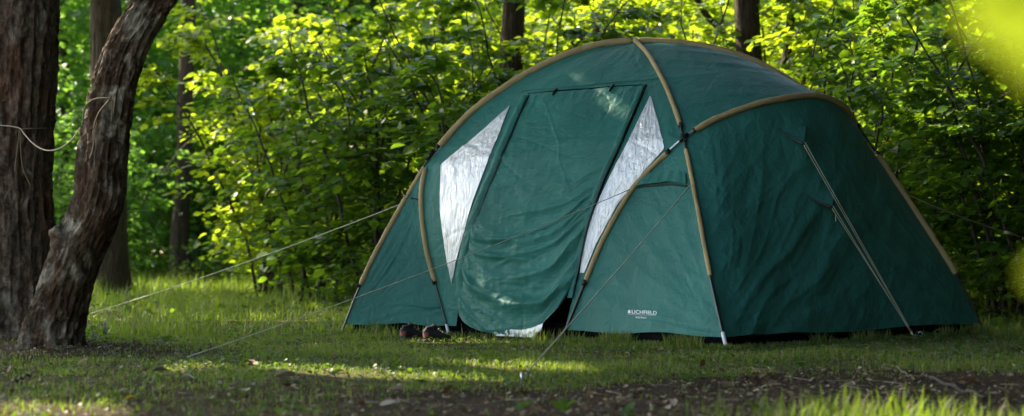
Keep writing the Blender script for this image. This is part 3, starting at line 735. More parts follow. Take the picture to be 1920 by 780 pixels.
Tlogo = total(Spr, d_pr, flipfor(Spr), .006)
put_text('LICHFIELD', 1184.5, 1231.5, 587.6, 6.9, .05, .02, 'logo', 'white printed word LICHFIELD')
put_text('Family Dome 6', 1192, 1212, 596.3, 4.0, .05, .01, 'logo', 'small white printed line of text under the brand name')
def poly_on(pxs, name):
    q = invert(Tlogo, pxs); W = Tlogo(q[:, 0], q[:, 1]) - TO; me = bpy.data.meshes.new(name); me.from_pydata(W.tolist(), [], [tuple(range(len(W)))]); return link(name, me, tent, M['print'])
poly_on([(1177.3,587.2),(1177.3,582.5),(1179.7,580.6),(1182.2,582.6),(1182.2,587.4)], 'emblem')
poly_on([(1177.0,588.9),(1177.0,589.3),(1230.5,592.2),(1230.5,591.8)], 'logo_line')

# pegs
def peg(P, label, mat, lean=(0, 0, 1), h=.07, hook=True):
    P = np.asarray(P, float); P = P.copy(); P[2] = float(gh(P[0], P[1])); l = norm(np.array(lean, float)); mb = MB()
    mb.tube(np.array([P - l * .05, P + l * h * .5, P + l * h]), .0055, 8)
    if hook: t = np.linspace(0, math.pi * 1.25, 9); s = norm(np.cross(l, [0, 1, 0.1])); mb.tube(np.array([P + l * (h + .014 * math.sin(a)) + s * .016 * (1 - math.cos(a)) for a in t]), .0045, 8)
    o = mb.build('tent_peg', mat, None, origin=P); tag(o, label, 'tent peg', 'pegs holding the tent lines'); return o
peg(gpt(978, 712), 'short bare steel peg upright at the edge of the soil in front', M['steel'], (0, 0, 1), .05, False)
peg(g3, 'peg at the end of the steep front guy line', M['twig'], (.4, .2, 1), .03)
peg(g2, 'peg where the long line crossing the door meets the ground', M['twig'], (-.4, 0, 1), .03)
peg(g1, 'peg beyond the leaning trunk at the far left line', M['twig'], (-.4, 0, 1), .03)
peg(g4, 'silver hooked peg in front of the dark side wall', M['steel'], (.8, -.1, .5), .05)
peg(BR + np.array([.03, -.02, 0]), 'peg at the rear right corner pole foot', M['steel'], (.4, 0, 1), .03)
mb = MB(); mb.tube(np.array([e4, pt(1713, 632, g4[1]), g4 + np.array([0, 0, .035])]), .007, 6); mb.build('guy_line', M['cord'], tent)

# ------------------------------------------------------------------ boots by the door
M['shoe'] = simple('black_suede', (.012, .012, .014), .75, bump=(120, .4, .004))
M['sole'] = simple('grey_rubber', (.045, .045, .055), .7)
M['red'] = simple('red_fabric', (.17, .022, .02), .6)
def shoe(base, yaw, label, seed):
    base = np.array([base[0], base[1], float(gh(base[0], base[1]))]); t = empty('hiking_shoe', base); t.rotation_euler = (0, 0, yaw); t.scale = (.66, .85, .85); tag(t, label, 'shoe', 'shoes left beside the tent door')
    ORG[t.name] = np.zeros(3)
    xs_ = np.array([0, .012, .03, .06, .10, .14, .18, .22, .255, .28, .292]); w = np.array([.020, .030, .034, .034, .033, .036, .043, .046, .042, .028, .010])
    topz = np.array([.085, .100, .110, .112, .108, .094, .076, .066, .058, .048, .032])
    k = 20; th = np.linspace(0, 2 * math.pi, k, endpoint=False); V = []
    for x, ww, tz in zip(xs_, w, topz):
        zc = (tz + .022) / 2; hz = (tz - .022) / 2; c, s = np.cos(th), np.sin(th)
        narrow = np.where(s > 0, 1 - .38 * s * (tz > .07), 1)
        V.append(np.stack([np.full(k, x) - .006 * (s > .3) * (x < .02), ww * np.sign(c) * abs(c)**.7 * narrow, zc + hz * np.sign(s) * abs(s)**.75], -1))
    V = np.array(V); n = len(xs_); mb = MB(); mb.add(V.reshape(-1, 3), gridf(k, n, 0, True))
    c0, c1 = V[0].mean(0), V[-1].mean(0); i = np.arange(k); mb.add(np.vstack([V[0], c0]), np.stack([(i + 1) % k, i, np.full(k, k)], -1)); mb.add(np.vstack([V[-1], c1]), np.stack([i, (i + 1) % k, np.full(k, k)], -1))
    mb.build('upper', M['shoe'], t)
    mb = MB(); a = np.linspace(0, 2 * math.pi, 24, endpoint=False)
    mb.tube(np.array([[.065 + .040 * math.cos(q), .022 * math.sin(q), .113 + .004 * math.cos(q)] for q in np.append(a, 0)]), .008, 8); mb.build('collar', M['shoe'], t)
    mb = MB(); rows = []
    for z, sc in ((-.004, .86), (.003, .97), (.013, 1.0), (.021, .96)):
        L_ = [(x, ww * 1.12 * sc) for x, ww in zip(xs_, w)]; ring_ = [(x * 1.0 - .006 * (x < .02) + .005 * (x > .28), y_, z + .006 * max(0, (x - .22) / .07)**2) for x, y_ in L_] + [(x - .006 * (x < .02) + .005 * (x > .28), -y_, z + .006 * max(0, (x - .22) / .07)**2) for x, y_ in L_[::-1]]; rows.append(ring_)
    rows = np.array(rows); kk = rows.shape[1]; mb.add(rows.reshape(-1, 3), gridf(kk, 4, 0, True)); mb.add(rows[0], np.array([[j, j + 1, kk - 2 - j, kk - 1 - j] for j in range(kk // 2 - 1)])); mb.build('sole', M['sole'], t)
    mb = MB()   # red heel counter wraps the back of the upper
    q = np.linspace(-1.9, 1.9, 14); r2 = []
    for z in (.038, .050, .062, .074):
        r2.append(np.stack([.026 - .032 * np.cos(q), .0385 * np.sin(q) * 1.0, np.full(14, z)], -1))
    mb.add(np.array(r2).reshape(-1, 3), gridf(14, 4)); mb.build('heel_patch', M['red'], t)
    mb = MB()
    for s in (-1, 1):
        for j in range(4):
            x = .125 + j * .022; z = np.interp(x, xs_, topz) + .002; z2 = np.interp(x + .02, xs_, topz) + .002
            mb.tube(np.array([[x, s * .020, z - .008], [x + .010, 0, z + .002], [x + .02, -s * .020, z2 - .008]]), .0025, 5)
    for s in (-1, 1):
        a = np.linspace(0, 2 * math.pi, 14); mb.tube(np.stack([.125 + .02 * np.cos(a) + .02, s * (.014 + .010 * np.sin(a)), .105 + .014 * np.sin(a)], -1), .0025, 5)
    mb.build('laces', M['black'], t)
    mb = MB(); a = np.linspace(0, 2 * math.pi, 14); mb.tube(np.stack([.105 + .014 * np.cos(a), 0 * a, .128 + .014 * np.sin(a)], -1), .003, 6); mb.build('pull_loop', M['black'], t)
    mb = MB(); mb.box((.112, 0, .108), (.018, .016, .022)); mb.build('tongue', M['shoe'], t)
s1 = gpt(752, 639); s2 = gpt(795, 641)
shoe(s1, math.radians(34), 'black and red hiking shoe, left one of the pair beside the door', 1)
shoe(s2 + np.array([0, -.02, 0]), math.radians(26), 'black and red hiking shoe nearer the open door flap', 2)

# ------------------------------------------------------------------ trees
def trunk(cpts, radii, mat, parent, amp=.012, k=120, seg=260, flare=.25, seed=0.0, kz=1.4, ka=5.0, roots=5, name='trunk'):
    C = Curve(cpts, 12); t = np.linspace(0, 1, seg); P = C(t); rad = np.interp(t, np.linspace(0, 1, len(radii)), radii)
    T = norm(np.gradient(P, axis=0)); a = norm(np.cross(T[0], [0, 1.0, 0])); th = np.linspace(0, 2 * math.pi, k, endpoint=False); V = np.zeros((seg, k, 3))
    L0 = t * C.L
    for i in range(seg):
        a = a - T[i] * (a @ T[i]); a /= np.linalg.norm(a); b = np.cross(T[i], a)
        cs, sn = np.cos(th), np.sin(th); z = L0[i]
        rg = 1 - np.abs(noise3(cs * ka + seed, sn * ka, z * kz * 1.6 + seed)) * 2
        rg2 = 1 - np.abs(noise3(cs * ka * 2.3 + seed, sn * ka * 2.3, z * kz * 4 + seed)) * 2
        lo = noise3(cs * 1.3 + seed, sn * 1.3, z * 1.1)
        fl = 1 + flare * math.exp(-z / .22) * (1 + .45 * np.cos(roots * th + seed) + .3 * noise3(cs * 2, sn * 2, seed)) 
        r = rad[i] * (fl + .10 * lo) + amp * (rg * .8 + rg2 * .4)
        V[i] = P[i] + r[:, None] * (cs[:, None] * a + sn[:, None] * b)
    return MB().add(V.reshape(-1, 3), gridf(k, seg, 0, True)).build(name, mat, parent)
def crown_leaves(n, c, r, size, mat, parent, name='crown_or_shade', simple_=True, rs=None):
    R = rs or rng; nc = max(8, n // 60); cc = norm(R.normal(size=(nc, 3))) * (R.random((nc, 1))**.4) * np.array(r) + np.array(c)
    i = R.integers(0, nc, n); p = cc[i] + R.normal(size=(n, 3)) * np.array(r) * .13
    d = R.normal(size=(n, 3)) * np.array([1, 1, .4]); nn = np.array([0, 0, 1.]) + R.normal(size=(n, 3)) * .45
    V, f = leaves(p, d, nn, size * (.7 + .6 * R.random(n)), 1, simple_); return mesh(name, V, f, mat, parent, shade=False)

# overhead shade: unseen leaves added to block the sun, with gaps for sun flecks
HOLES = [(gpt(800, 694), .85, .55), (gpt(940, 700), .45, .32), (gpt(620, 688), .45, .3), (gpt(20, 772), .5, .35), (np.array([1.30, 5.8, 0]), .28, .2), (np.array([1.80, 5.85, 0]), .38, .22), (np.array([-.3, 11.2, 0]), .4, .1)]
pf = Tfront(*[np.array([v]) for v in invert(Tfront, [(1142, 184)])[0]])[0]
def down(P): return P - SUN * (P[2] / SUN[2])
HOLES.append((down(pf), .16, .10)); 
def shade_set(n, xr, yr, zr, keep=1.0):
    tx = rng.uniform(*xr, n); ty = rng.uniform(*yr, n); h = rng.uniform(*zr, n)
    tx, ty = tx, ty
    P = np.stack([tx, ty, np.zeros(n)], -1) + SUN * (h / SUN[2])[:, None]
    ok = rng.random(n) < keep * np.where((tx < -1.3) & (ty > 11.3), .55, 1)
    for c, a, b in HOLES: ok &= ((tx - c[0]) / (a + .10))**2 + ((ty - c[1]) / (b + .10))**2 > 1
    # a looser leaf edge where sun grazes the tent's ridge
    for c, a, b in ((down(pBR(.80)), .55, .30), (down(A), .35, .2)): ok &= (((tx - c[0]) / a)**2 + ((ty - c[1]) / b)**2 > 1) | (rng.random(n) < .45)
    fb_ = fbm(tx * 1.3, ty * 1.3, 4.0, 2) ; ok &= fb_ > -.55
    return P[ok]
def shade_leaves_at(P, parent, mat, size):  # out-of-view sun blockers, parented to a visible tree
    n = len(P); d = rng.normal(size=(n, 3)) * np.array([1, 1, .4]); nn = np.array([0, 0, 1.]) * .8 + SUN + rng.normal(size=(n, 3)) * .3
    V, f = leaves(P, d, nn, size * (.8 + .5 * rng.random(n)), 1.2, True); return mesh('crown_or_shade', V, f, mat, parent, shade=False)

# big pine
b0 = np.array([(22 - 960) / F * 11.0, 11.0, -.02]); pine = empty('pine_tree', b0); tag(pine, 'thick rough-barked pine trunk standing behind the leaning trunk with a rope tied round it', 'tree')
cp = [b0, pt(22, 560, 11), pt(24, 450, 11), pt(20, 300, 11), pt(24, 150, 11), pt(28, 0, 11), pt(34, -300, 11), pt(40, -1500, 11)]
trunk(cp, [.27, .25, .252, .238, .245, .25, .24, .17], M['pine'], pine, .024, 220, 700, .22, 1.0, 3.6, 6.0)
# leaning birch
b1 = np.array([(93 - 960) / F * 9.85, 9.85, -.02]); birch = empty('leaning_birch_tree', b1); tag(birch, 'crooked leaning old birch trunk with dark peeling bark and pale streaks at far left front', 'tree')
cp = [b1, pt(98, 625, 9.85), pt(116, 560, 9.85), pt(143, 480, 9.85), pt(165, 430, 9.85), pt(187, 370, 9.86), pt(192, 300, 9.88), pt(203, 230, 9.9), pt(215, 160, 9.92), pt(240, 90, 9.94), pt(288, 0, 9.96), pt(350, -90, 10), pt(430, -230, 10.1), pt(560, -500, 10.4), pt(640, -900, 10.6)]
trunk(cp, [.135, .128, .132, .134, .116, .102, .102, .100, .098, .093, .086, .08, .07, .06, .04], M['birch'], birch, .019, 200, 700, .38, 2.2, 5.0, 4.5)
mb = MB()
for (x, y), r_ in (((106, 446), .075),): 
    mb = MB(); c = pt(x, y, 9.80); a_, b_ = np.meshgrid(np.linspace(0, 2 * math.pi, 24, endpoint=False), np.linspace(.05, math.pi - .05, 14))
    V = np.stack([np.cos(a_) * np.sin(b_), np.sin(a_) * np.sin(b_), np.cos(b_)], -1) * (r_ * (1 + .35 * noise3(np.cos(a_) * 2, np.sin(a_) * 2, b_ * 2)))[..., None] + c + np.array([.035, 0, -.01]); mb.add(V.reshape(-1, 3), gridf(24, 14, 0, True)); mb.build('burl', M['birch'], birch)
P = shade_set(26000, (-5.5, 5.5), (3.9, 9.9), (6.2, 9.5)); shade_leaves_at(P, birch, M['leafA'], .17)  # added leaves shading the foreground, hung on the birch
P = shade_set(24000, (-6, 5.0), (9.9, 14.6), (6.2, 9.5)); shade_leaves_at(P, pine, M['leafA'], .17)  # added leaves shading the tent, hung on the pine

# trees further back
def back_tree(label, base, tops, radii, mat, crown_or_shade=None, seg=200, k=60):
    b = np.array([*base, -.02]); t = empty('forest_tree', b); tag(t, label, 'tree', 'tree trunks in the wood behind the tent')
    trunk([b] + tops, radii, mat, t, .008, k, seg, .25, b[0], 1.4, 5.0)
    if crown_or_shade: crown_leaves(*crown_or_shade, M['leafA'], t)
    return t
def cpx(px_, Y_): return (px_ - 960) / F * Y_
T3 = back_tree('dark straight trunk directly behind the leaning birch', (cpx(203, 21.5), 21.5), [pt(203, 450, 21.5), pt(202, 300, 21.5), pt(200, 100, 21.5), pt(198, -100, 21.5), pt(200, -800, 21.5)], [.25, .215, .18, .165, .16, .12], M['bark'], (5000, (-5.1, 21.5, 7.2), (2.2, 2.2, 1.8), .2), 260, 100)
T4 = back_tree('slim dark trunk standing alone in the gap left of the shrubs', (cpx(344, 28.5), 28.5), [pt(338, 470, 28.5), pt(340, 400, 28.5), pt(346, 300, 28.5), pt(347, 200, 28.5), pt(352, 80, 28.5), pt(353, -100, 28.5), pt(360, -500, 28.5)], [.19, .135, .125, .12, .11, .11, .10, .06], M['bark'], (5000, (-5.2, 28.5, 8.6), (2.2, 2.0, 2.0), .2) and None)
T5 = back_tree('dark trunk rising just behind the left slope of the tent roof', (cpx(958, 19.5), 19.5), [pt(957, 300, 19.5), pt(958, 160, 19.5), pt(961, 60, 19.5), pt(964, -60, 19.5), pt(970, -700, 19.5)], [.15, .13, .125, .12, .115, .09], M['bark'], (3500, (.1, 19.6, 7.5), (2.0, 1.8, 1.8), .2))
T6 = back_tree('broad brown trunk behind the right slope of the tent roof', (cpx(1400, 18.5), 18.5), [pt(1402, 300, 18.5), pt(1402, 120, 18.5), pt(1400, 40, 18.5), pt(1398, -60, 18.5), pt(1390, -700, 18.5)], [.16, .14, .13, .13, .125, .09], M['bark'], (3500, (2.6, 18.9, 7.5), (2.0, 1.8, 1.8), .2))
T7 = back_tree('thin slanting dark trunk between the broad brown trunk and the right shrubs', (cpx(1462, 20), 20), [pt(1468, 180, 20), pt(1475, 100, 20), pt(1484, 30, 20), pt(1500, -80, 20)], [.08, .06, .055, .05, .04], M['bark'], None, 80, 24)
T8 = back_tree('thin crooked trunk leaning left of the broad brown trunk', (cpx(1400, 21), 21), [pt(1375, 130, 21), pt(1352, 60, 21), pt(1322, 25, 21), pt(1285, -40, 21)], [.08, .06, .055, .045, .03], M['bark'], None, 80, 24)
T9 = back_tree('pale birch trunk glimpsed through the leaves at the far right', (cpx(1894, 24), 24), [pt(1893, 200, 24), pt(1893, 60, 24), pt(1897, -60, 24)], [.07, .055, .05, .05], M['palebark'], None, 80, 30)
for j, (px_, Y_, r_, lb) in enumerate([(28+92, 33, .10, 'thin far trunk between the pine and the birch'), (268, 38, .09, 'thin grey far trunk right of the birch'), (560, 31, .10, 'far dark trunk seen through the middle shrubs'), (452, 40, .13, 'far trunk beyond the gap in the leaves'), (830, 24, .05, 'thin straight pole of a tree above the left pod'), (1120, 27, .08, 'far trunk above the tent roof'), (1640, 26, .09, 'trunk hidden deep in the right shrubs')]):
    back_tree(lb, (cpx(px_, Y_), Y_), [pt(px_ + 3, 250, Y_), pt(px_ - 2, 50, Y_), pt(px_ + 6, -150, Y_)], [r_ * 1.3, r_, r_ * .9, r_ * .8], M['bark'], None, 80, 24)

# rope between the two trunks
yR = 9.72
rp_ = Curve([pt(-25, 232, 10.72), pt(0, 235, 10.72), pt(22, 237, 10.71), pt(38, 241, 10.70), pt(44, 249, 10.65), pt(60, 267, 10.4), pt(78, 279, 10.2), pt(96, 282, 10.05), pt(116, 276, 9.95), pt(136, 260, 9.85), pt(150, 240, 9.80)])
MB_r = MB(); MB_r.tube(rp_(np.linspace(0, 1, 80)), .0040, 8); ro = MB_r.build('rope', M['rope'], None, origin=pt(96, 282, 10.05)); tag(ro, 'pale rope sagging between the pine trunk and the leaning birch', 'rope')
co = Curve([pt(156, 222, yR + .05), pt(160, 200, yR), pt(175, 187, yR - .02), pt(195, 184, yR - .03), pt(209, 187, yR - .02), pt(211, 200, yR), pt(209, 225, yR + .01)])
mb = MB(); mb.tube(co(np.linspace(0, 1, 50)), .0045, 6); mb.tube(Curve([pt(204, 188, yR - .02), pt(185, 212, yR), pt(176, 240, yR - .01), pt(175, 275, yR), pt(168, 298, yR + .01)])(np.linspace(0, 1, 40)), .0035, 6)
o = mb.build('cord', M['oldcord'], None, origin=pt(180, 200, yR)); tag(o, 'thin weathered cord looped on the leaning birch bark', 'cord')
mb = MB(); mb.tube(Curve([pt(36, 243, 10.70), pt(34, 270, 10.71), pt(30, 300, 10.71), pt(28, 322, 10.71)])(np.linspace(0, 1, 30)), .0035, 6); mb.tube(Curve([pt(38, 243, 10.70), pt(39, 280, 10.71), pt(43, 315, 10.71), pt(58, 350, 10.72)])(np.linspace(0, 1, 30)), .0035, 6); mb.tube(Curve([pt(38, 242, 10.70), pt(60, 241, 10.71), pt(88, 240, 10.80)])(np.linspace(0, 1, 30)), .0035, 6)
o = mb.build('cord', M['oldcord'], None, origin=pt(36, 243, 10.7)); tag(o, 'thin loose cord ends hanging on the pine bark below the rope knot', 'cord')

# ------------------------------------------------------------------ shrubs
def shrub_data(seed, H, spread, nst, twigs, lsize, per, droop=.25, lowcut=.1):
    R = np.random.default_rng(seed); st = MB(); lp, ld, ln, ls = [], [], [], []
    for i in range(nst):
        az = R.uniform(0, 2 * math.pi); h = H * R.uniform(.6, 1.0); sp = spread * R.uniform(.25, 1.0); b = np.array([R.normal() * .15, R.normal() * .15, -.03])
        t = np.linspace(0, 1, 14); out = sp * t**1.35; wob = np.cumsum(R.normal(size=(14, 2)) * .03, axis=0)
        P = np.stack([b[0] + math.cos(az) * out + wob[:, 0], b[1] + math.sin(az) * out + wob[:, 1], b[2] + h * (t - .12 * t**3)], -1)
        r0 = R.uniform(.012, .024) * H / 3.5; st.tube(P, r0 * (1 - .8 * t) + .003, 5)
        for k in range(twigs):
            s = R.uniform(lowcut, 1.0); q = np.array([np.interp(s, t, P[:, c]) for c in range(3)]); a2 = R.uniform(0, 2 * math.pi) if R.random() < .45 else az + R.normal() * .9
            Lw = R.uniform(.45, 1.15) * spread / 1.6 * (1.1 - .5 * s); n = 7; u = np.linspace(0, 1, n); el = R.uniform(-.05, .55)
            W = q + np.stack([math.cos(a2) * Lw * u, math.sin(a2) * Lw * u, Lw * (math.tan(el) * u * .8 - droop * u**2)], -1) + np.cumsum(R.normal(size=(n, 3)) * .012, axis=0)
            st.tube(W, .005 * (1 - .6 * u) + .0012, 3)
            nl = per; uu = R.uniform(.08, 1.0, nl)
            side = np.where(np.arange(nl) % 2 == 0, 1, -1)
            off = R.normal(size=(nl, 3)) * np.array([.07, .07, .035]) * (Lw / .6)
            pos = np.stack([np.interp(uu, u, W[:, c]) for c in range(3)], -1) + off
            ang = a2 + side * R.uniform(.3, 1.4, nl); d = np.stack([np.cos(ang), np.sin(ang), R.uniform(-.55, .15, nl)], -1)
            lp.append(pos); ld.append(d); ln.append(np.array([0, 0, 1.]) + R.normal(size=(nl, 3)) * .38); ls.append(lsize * R.uniform(.55, 1.25, nl))
    return st, (np.vstack(lp), np.vstack(ld), np.vstack(ln), np.concatenate(ls))
PROTO = {}
def proto(kind, idx):
    key = (kind, idx)
    if key in PROTO: return PROTO[key]
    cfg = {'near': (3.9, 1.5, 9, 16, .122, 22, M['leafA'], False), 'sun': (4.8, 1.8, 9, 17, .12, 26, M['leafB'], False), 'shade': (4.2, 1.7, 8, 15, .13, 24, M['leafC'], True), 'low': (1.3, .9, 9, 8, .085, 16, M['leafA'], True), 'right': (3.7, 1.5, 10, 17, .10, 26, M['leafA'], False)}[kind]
    H_, sp, ns_, tw, lsz, per, mt, smp = cfg
    st, (p, d, n, s) = shrub_data(100 + idx * 7 + hash_(kind), H_, sp, ns_, tw, lsz, per)
    fs = [np.vstack(st.Q), np.vstack(st.T)]
    o1 = mesh('stems', np.vstack(st.V), fs, M['stem'], None); V, f = leaves(p, d, n, s, 1.05, smp); o2 = mesh('foliage', V, f, mt, None, shade=False)
    m1, m2 = o1.data, o2.data; bpy.data.objects.remove(o1); bpy.data.objects.remove(o2); PROTO[key] = (m1, m2); return PROTO[key]
def hash_(s): return sum(ord(c) * (i + 3) for i, c in enumerate(s))
def shrub(kind, idx, x, y, rot, sc, label, group, szz=1.0):
    e = bpy.data.objects.new('shrub', None); COL.objects.link(e); e.location = (x, y, float(gh(x, y))); e.rotation_euler = (0, 0, rot); e.scale = (sc, sc, sc * szz); tag(e, label, 'shrub', group)
    for nm, md in zip(('stems', 'foliage'), proto(kind, idx)):
        o = bpy.data.objects.new(nm, md); COL.objects.link(o); o.parent = e
    return e
P = shade_set(14000, (-5.0, -.5), (15.0, 22), (6.5, 9.5), .5); shade_leaves_at(P, T3, M['leafA'], .2)  # unseen leaves added to shade the left hazels
GA, GB, GC = 'hazel shrubs close behind the tent', 'sunlit young trees behind the shrubs', 'shaded undergrowth deep in the wood'
for i, (x, y, rot, sc, lb) in enumerate([
    (-2.15, 19.0, .3, .92, 'leftmost leafy hazel shrub, reaching out over the grass beside the gap'),
    (-1.30, 18.3, 2.0, 1.0, 'tall hazel shrub with dark bare stems left of the tent'),
    (-.45, 17.3, 4.1, .98, 'hazel shrub directly behind the left pod pole'),
    (.45, 18.2, 5.2, .95, 'hazel shrub behind the left slope of the tent roof'),
    (1.5, 17.6, 1.1, .90, 'hazel shrub behind the peak of the tent'),
    (2.6, 17.8, 3.0, .92, 'hazel shrub behind the right slope of the tent roof')]):
    shrub('near', i % 3, x, y, rot, sc, lb, GA)
for i, (x, y, rot, sc, lb) in enumerate([
    (3.45, 15.6, .5, .95, 'shrub with arching sprays above the tan arch of the pod'),
    (4.25, 14.7, 2.4, .95, 'dense shrub beside the rear right pole of the tent'),
    (5.0, 14.0, 4.0, 1.0, 'dense shrub filling the right edge behind the guy line'),
    (4.9, 16.2, 5.5, 1.05, 'taller shrub rising behind the others at the right'),
    (5.9, 15.0, 1.7, 1.0, 'shrub just past the right edge of the clearing')]):
    shrub('right', i % 3, x, y, rot, sc, lb, GA)
for i, (x, y, rot, sc, lb) in enumerate([
    (-3.3, 24.5, .2, 1.0, 'sunlit sapling with yellow-green leaves in the gap'), (-1.6, 22.5, 1.4, .95, 'sunlit sapling behind the tall bare-stemmed hazel'), (-.2, 21.6, 2.5, 1.0, 'bright sapling left of the trunk above the tent'),
    (1.1, 21.4, 3.6, 1.0, 'bright sapling right of the trunk above the tent'), (2.2, 22.2, 4.4, 1.0, 'bright sapling above the tent peak'), (3.4, 21.6, 5.0, 1.0, 'bright sapling around the broad brown trunk'),
    (4.9, 20.5, .9, 1.0, 'bright sapling behind the slanting thin trunk'), (6.2, 19.5, 2.1, 1.0, 'bright sapling behind the right shrubs'), (-2.9, 21.0, 2.2, .9, 'sunlit sapling behind the leftmost hazel'), (.5, 20.0, 1.9, .92, 'bright sapling close behind the roof trunk'), (2.0, 20.2, .3, .92, 'bright sapling leaning over the tent peak'), (4.0, 18.7, 2.7, .92, 'bright sapling between the broad trunk and the right shrubs'), (5.6, 17.6, 4.6, .95, 'bright sapling above the right guy line'), (.4, 25.5, 3.3, 1.1, 'far bright sapling behind the roof trunk'), (3.2, 26, 5.9, 1.1, 'far bright sapling behind the roof peak'), (7.3, 22.5, 1.2, 1.1, 'far bright sapling at the right edge')]):
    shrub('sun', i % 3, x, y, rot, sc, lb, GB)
for i, (x, y, rot, sc, lb) in enumerate([
    (-8.6, 27.0, .4, 1.0, 'shaded bush behind the pine trunk'), (-7.0, 29.5, 1.9, 1.0, 'shaded bush between the pine and the birch'), (-6.4, 26.5, 3.0, .8, 'shaded bush right behind the leaning birch'), (-5.2, 31.5, 4.2, 1.0, 'shaded bush behind the slim lone trunk'),
    (-3.9, 30.0, 5.1, .9, 'shaded bush right of the slim lone trunk'), (-2.6, 28.5, .8, 1.0, 'shaded bush at the left end of the hazels'), (-8.0, 33.5, 2.6, 1.2, 'far shaded bush at the left edge'), (-5.9, 35.5, 3.7, 1.2, 'far shaded bush in the middle of the gap'), (-3.6, 36.0, 5.6, 1.2, 'far shaded bush at the right end of the gap')]):
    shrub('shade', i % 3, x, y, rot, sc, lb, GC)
for i, (x, y, rot, sc, lb) in enumerate([
    (-4.9, 27.6, .4, .9, 'low bush at the foot of the slim lone trunk'), (-3.9, 26.4, 1.4, .9, 'low sunny bush on the far edge of the grass'), (-3.0, 24.4, 2.4, .9, 'low bush beside the leftmost hazel'), (-2.1, 21.0, 3.4, .7, 'low bush in front of the leftmost hazel'), (-1.6, 17.9, 4.0, .55, 'low leafy bush at the foot of the hazels left of the tent'),
    (3.75, 13.9, 5.0, .6, 'low bush at the rear right corner of the tent'), (4.4, 13.4, .9, .5, 'low bush near the right edge behind the rear pole'), (-6.3, 25.0, 1.1, .8, 'low bush beside the dark trunk behind the birch'), (-7.6, 24.0, 2.1, .9, 'low bush behind the pine foot')]):
    shrub('low', i % 2, x, y, rot, sc, lb, 'low bushes along the edge of the grass')

# far wood: leaves in countless layered sprays, one mass
def wood(n, xr, yr, zr, size, mat, name, label):
    nc = n // 45; c = np.stack([rng.uniform(*xr, nc), rng.uniform(*yr, nc), zr[0] + (zr[1] - zr[0]) * rng.random(nc)], -1)
    i = rng.integers(0, nc, n); p = c[i] + rng.normal(size=(n, 3)) * np.array([.55, .4, .22])
    d = rng.normal(size=(n, 3)) * np.array([1, 1, .5]); nn = np.array([0, 0, 1.]) + rng.normal(size=(n, 3)) * .5
    V, f = leaves(p, d, nn, size * (.7 + .6 * rng.random(n)), 1.1, True); o = mesh(name, V, f, mat, None, shade=False); tag(o, label, 'woodland', None, 'stuff'); return o
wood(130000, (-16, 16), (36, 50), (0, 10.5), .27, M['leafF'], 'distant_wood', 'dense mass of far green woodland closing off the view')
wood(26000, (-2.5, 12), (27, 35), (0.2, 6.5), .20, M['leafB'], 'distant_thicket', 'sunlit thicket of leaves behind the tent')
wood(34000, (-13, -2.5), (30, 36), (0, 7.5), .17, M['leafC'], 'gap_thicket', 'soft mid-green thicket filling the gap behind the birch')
wood(90000, (5.0, 10), (-7, 11), (0.2, 13), .30, M['needle'], 'unseen_shade_wood', 'dense leaf mass added out of view on the right to darken the tent side')  # added out of frame to keep light off the tent's side wall
wood(70000, (2.2, 9), (-3, 11.5), (6.8, 12), .30, M['needle'], 'unseen_sky_blocker', 'leaf layer added overhead out of view to shade the tent side')  # added above the frame to cut skylight on the side wall
tx = rng.uniform(5.4, 15, 42000); ty = rng.uniform(-8, 9.0, 42000); hh = rng.uniform(7, 11, 42000); Pq = np.stack([tx, ty, 0 * tx], -1) + SUN * (hh / SUN[2])[:, None]  # unseen leaves placed sunward to shade the leaf mass at right
V, f = leaves(Pq, rng.normal(size=(42000, 3)) * [1, 1, .4], SUN + rng.normal(size=(42000, 3)) * .35, .27 * rng.uniform(.8, 1.3, 42000), 1.2, True); o = mesh('unseen_sun_blocker', V, f, M['needle'], None, shade=False); tag(o, 'unseen leaf layer added to keep sun off the leaf mass at right', 'woodland', None, 'stuff')
wood(110000, (7.6, 13), (10, 24), (0.2, 14), .32, M['needle'], 'unseen_reflection_blocker', 'unseen leaf mass added at right to block sky reflected in the tent side')  # added out of frame so the side wall reflects no bright sky
wood(90000, (0.0, 10), (-9, -3), (0.2, 13), .30, M['needle'], 'unseen_shade_wood', 'leaf mass added behind the viewpoint to block skylight')  # added behind the camera to cut skylight on the side wall
# dark spruces beyond the gap
def spruce(x, y, H_, seed, label):
    R = np.random.default_rng(seed); e = empty('spruce_tree', np.array([x, y, 0])); tag(e, label, 'tree', 'dark spruces far in the wood')
    MB().tube(np.array([[x, y, -.1], [x, y, H_ * .5], [x, y, H_]]), np.array([.16, .10, .02]), 8).build('trunk', M['bark'], e)
    P, D, S_ = [], [], []
    for z in np.arange(.4, H_, .28):
        Rr = (H_ - z) / H_ * 2.1 + .15
        for a in R.uniform(0, 2 * math.pi, 11):
            u = R.uniform(.1, 1, 22); q = np.stack([x + math.cos(a) * Rr * u, y + math.sin(a) * Rr * u, z - .35 * Rr * u**1.5], -1) + R.normal(size=(22, 3)) * .07; P.append(q)
            D.append(np.stack([np.cos(a + R.normal(size=22) * .8), np.sin(a + R.normal(size=22) * .8), R.uniform(-.9, 0, 22)], -1)); S_.append(R.uniform(.14, .28, 22))
    P, D, S_ = np.vstack(P), np.vstack(D), np.concatenate(S_); V, f = leaves(P, D, np.array([0, 0, 1.]) + R.normal(size=P.shape) * .4, S_, .35, True); mesh('crown_or_shade', V, f, M['needle'], e, shade=False)
for x, y, h, s, lb in ((-5.4, 38.5, 11, 1, 'dark blue-green spruce at the back of the gap'), (-3.2, 34.0, 10, 2, 'dark spruce behind the slim lone trunk on its right'), (-1.3, 39.0, 11, 4, 'dark spruce behind the middle hazels')):
    spruce(x, y, h, s, lb)

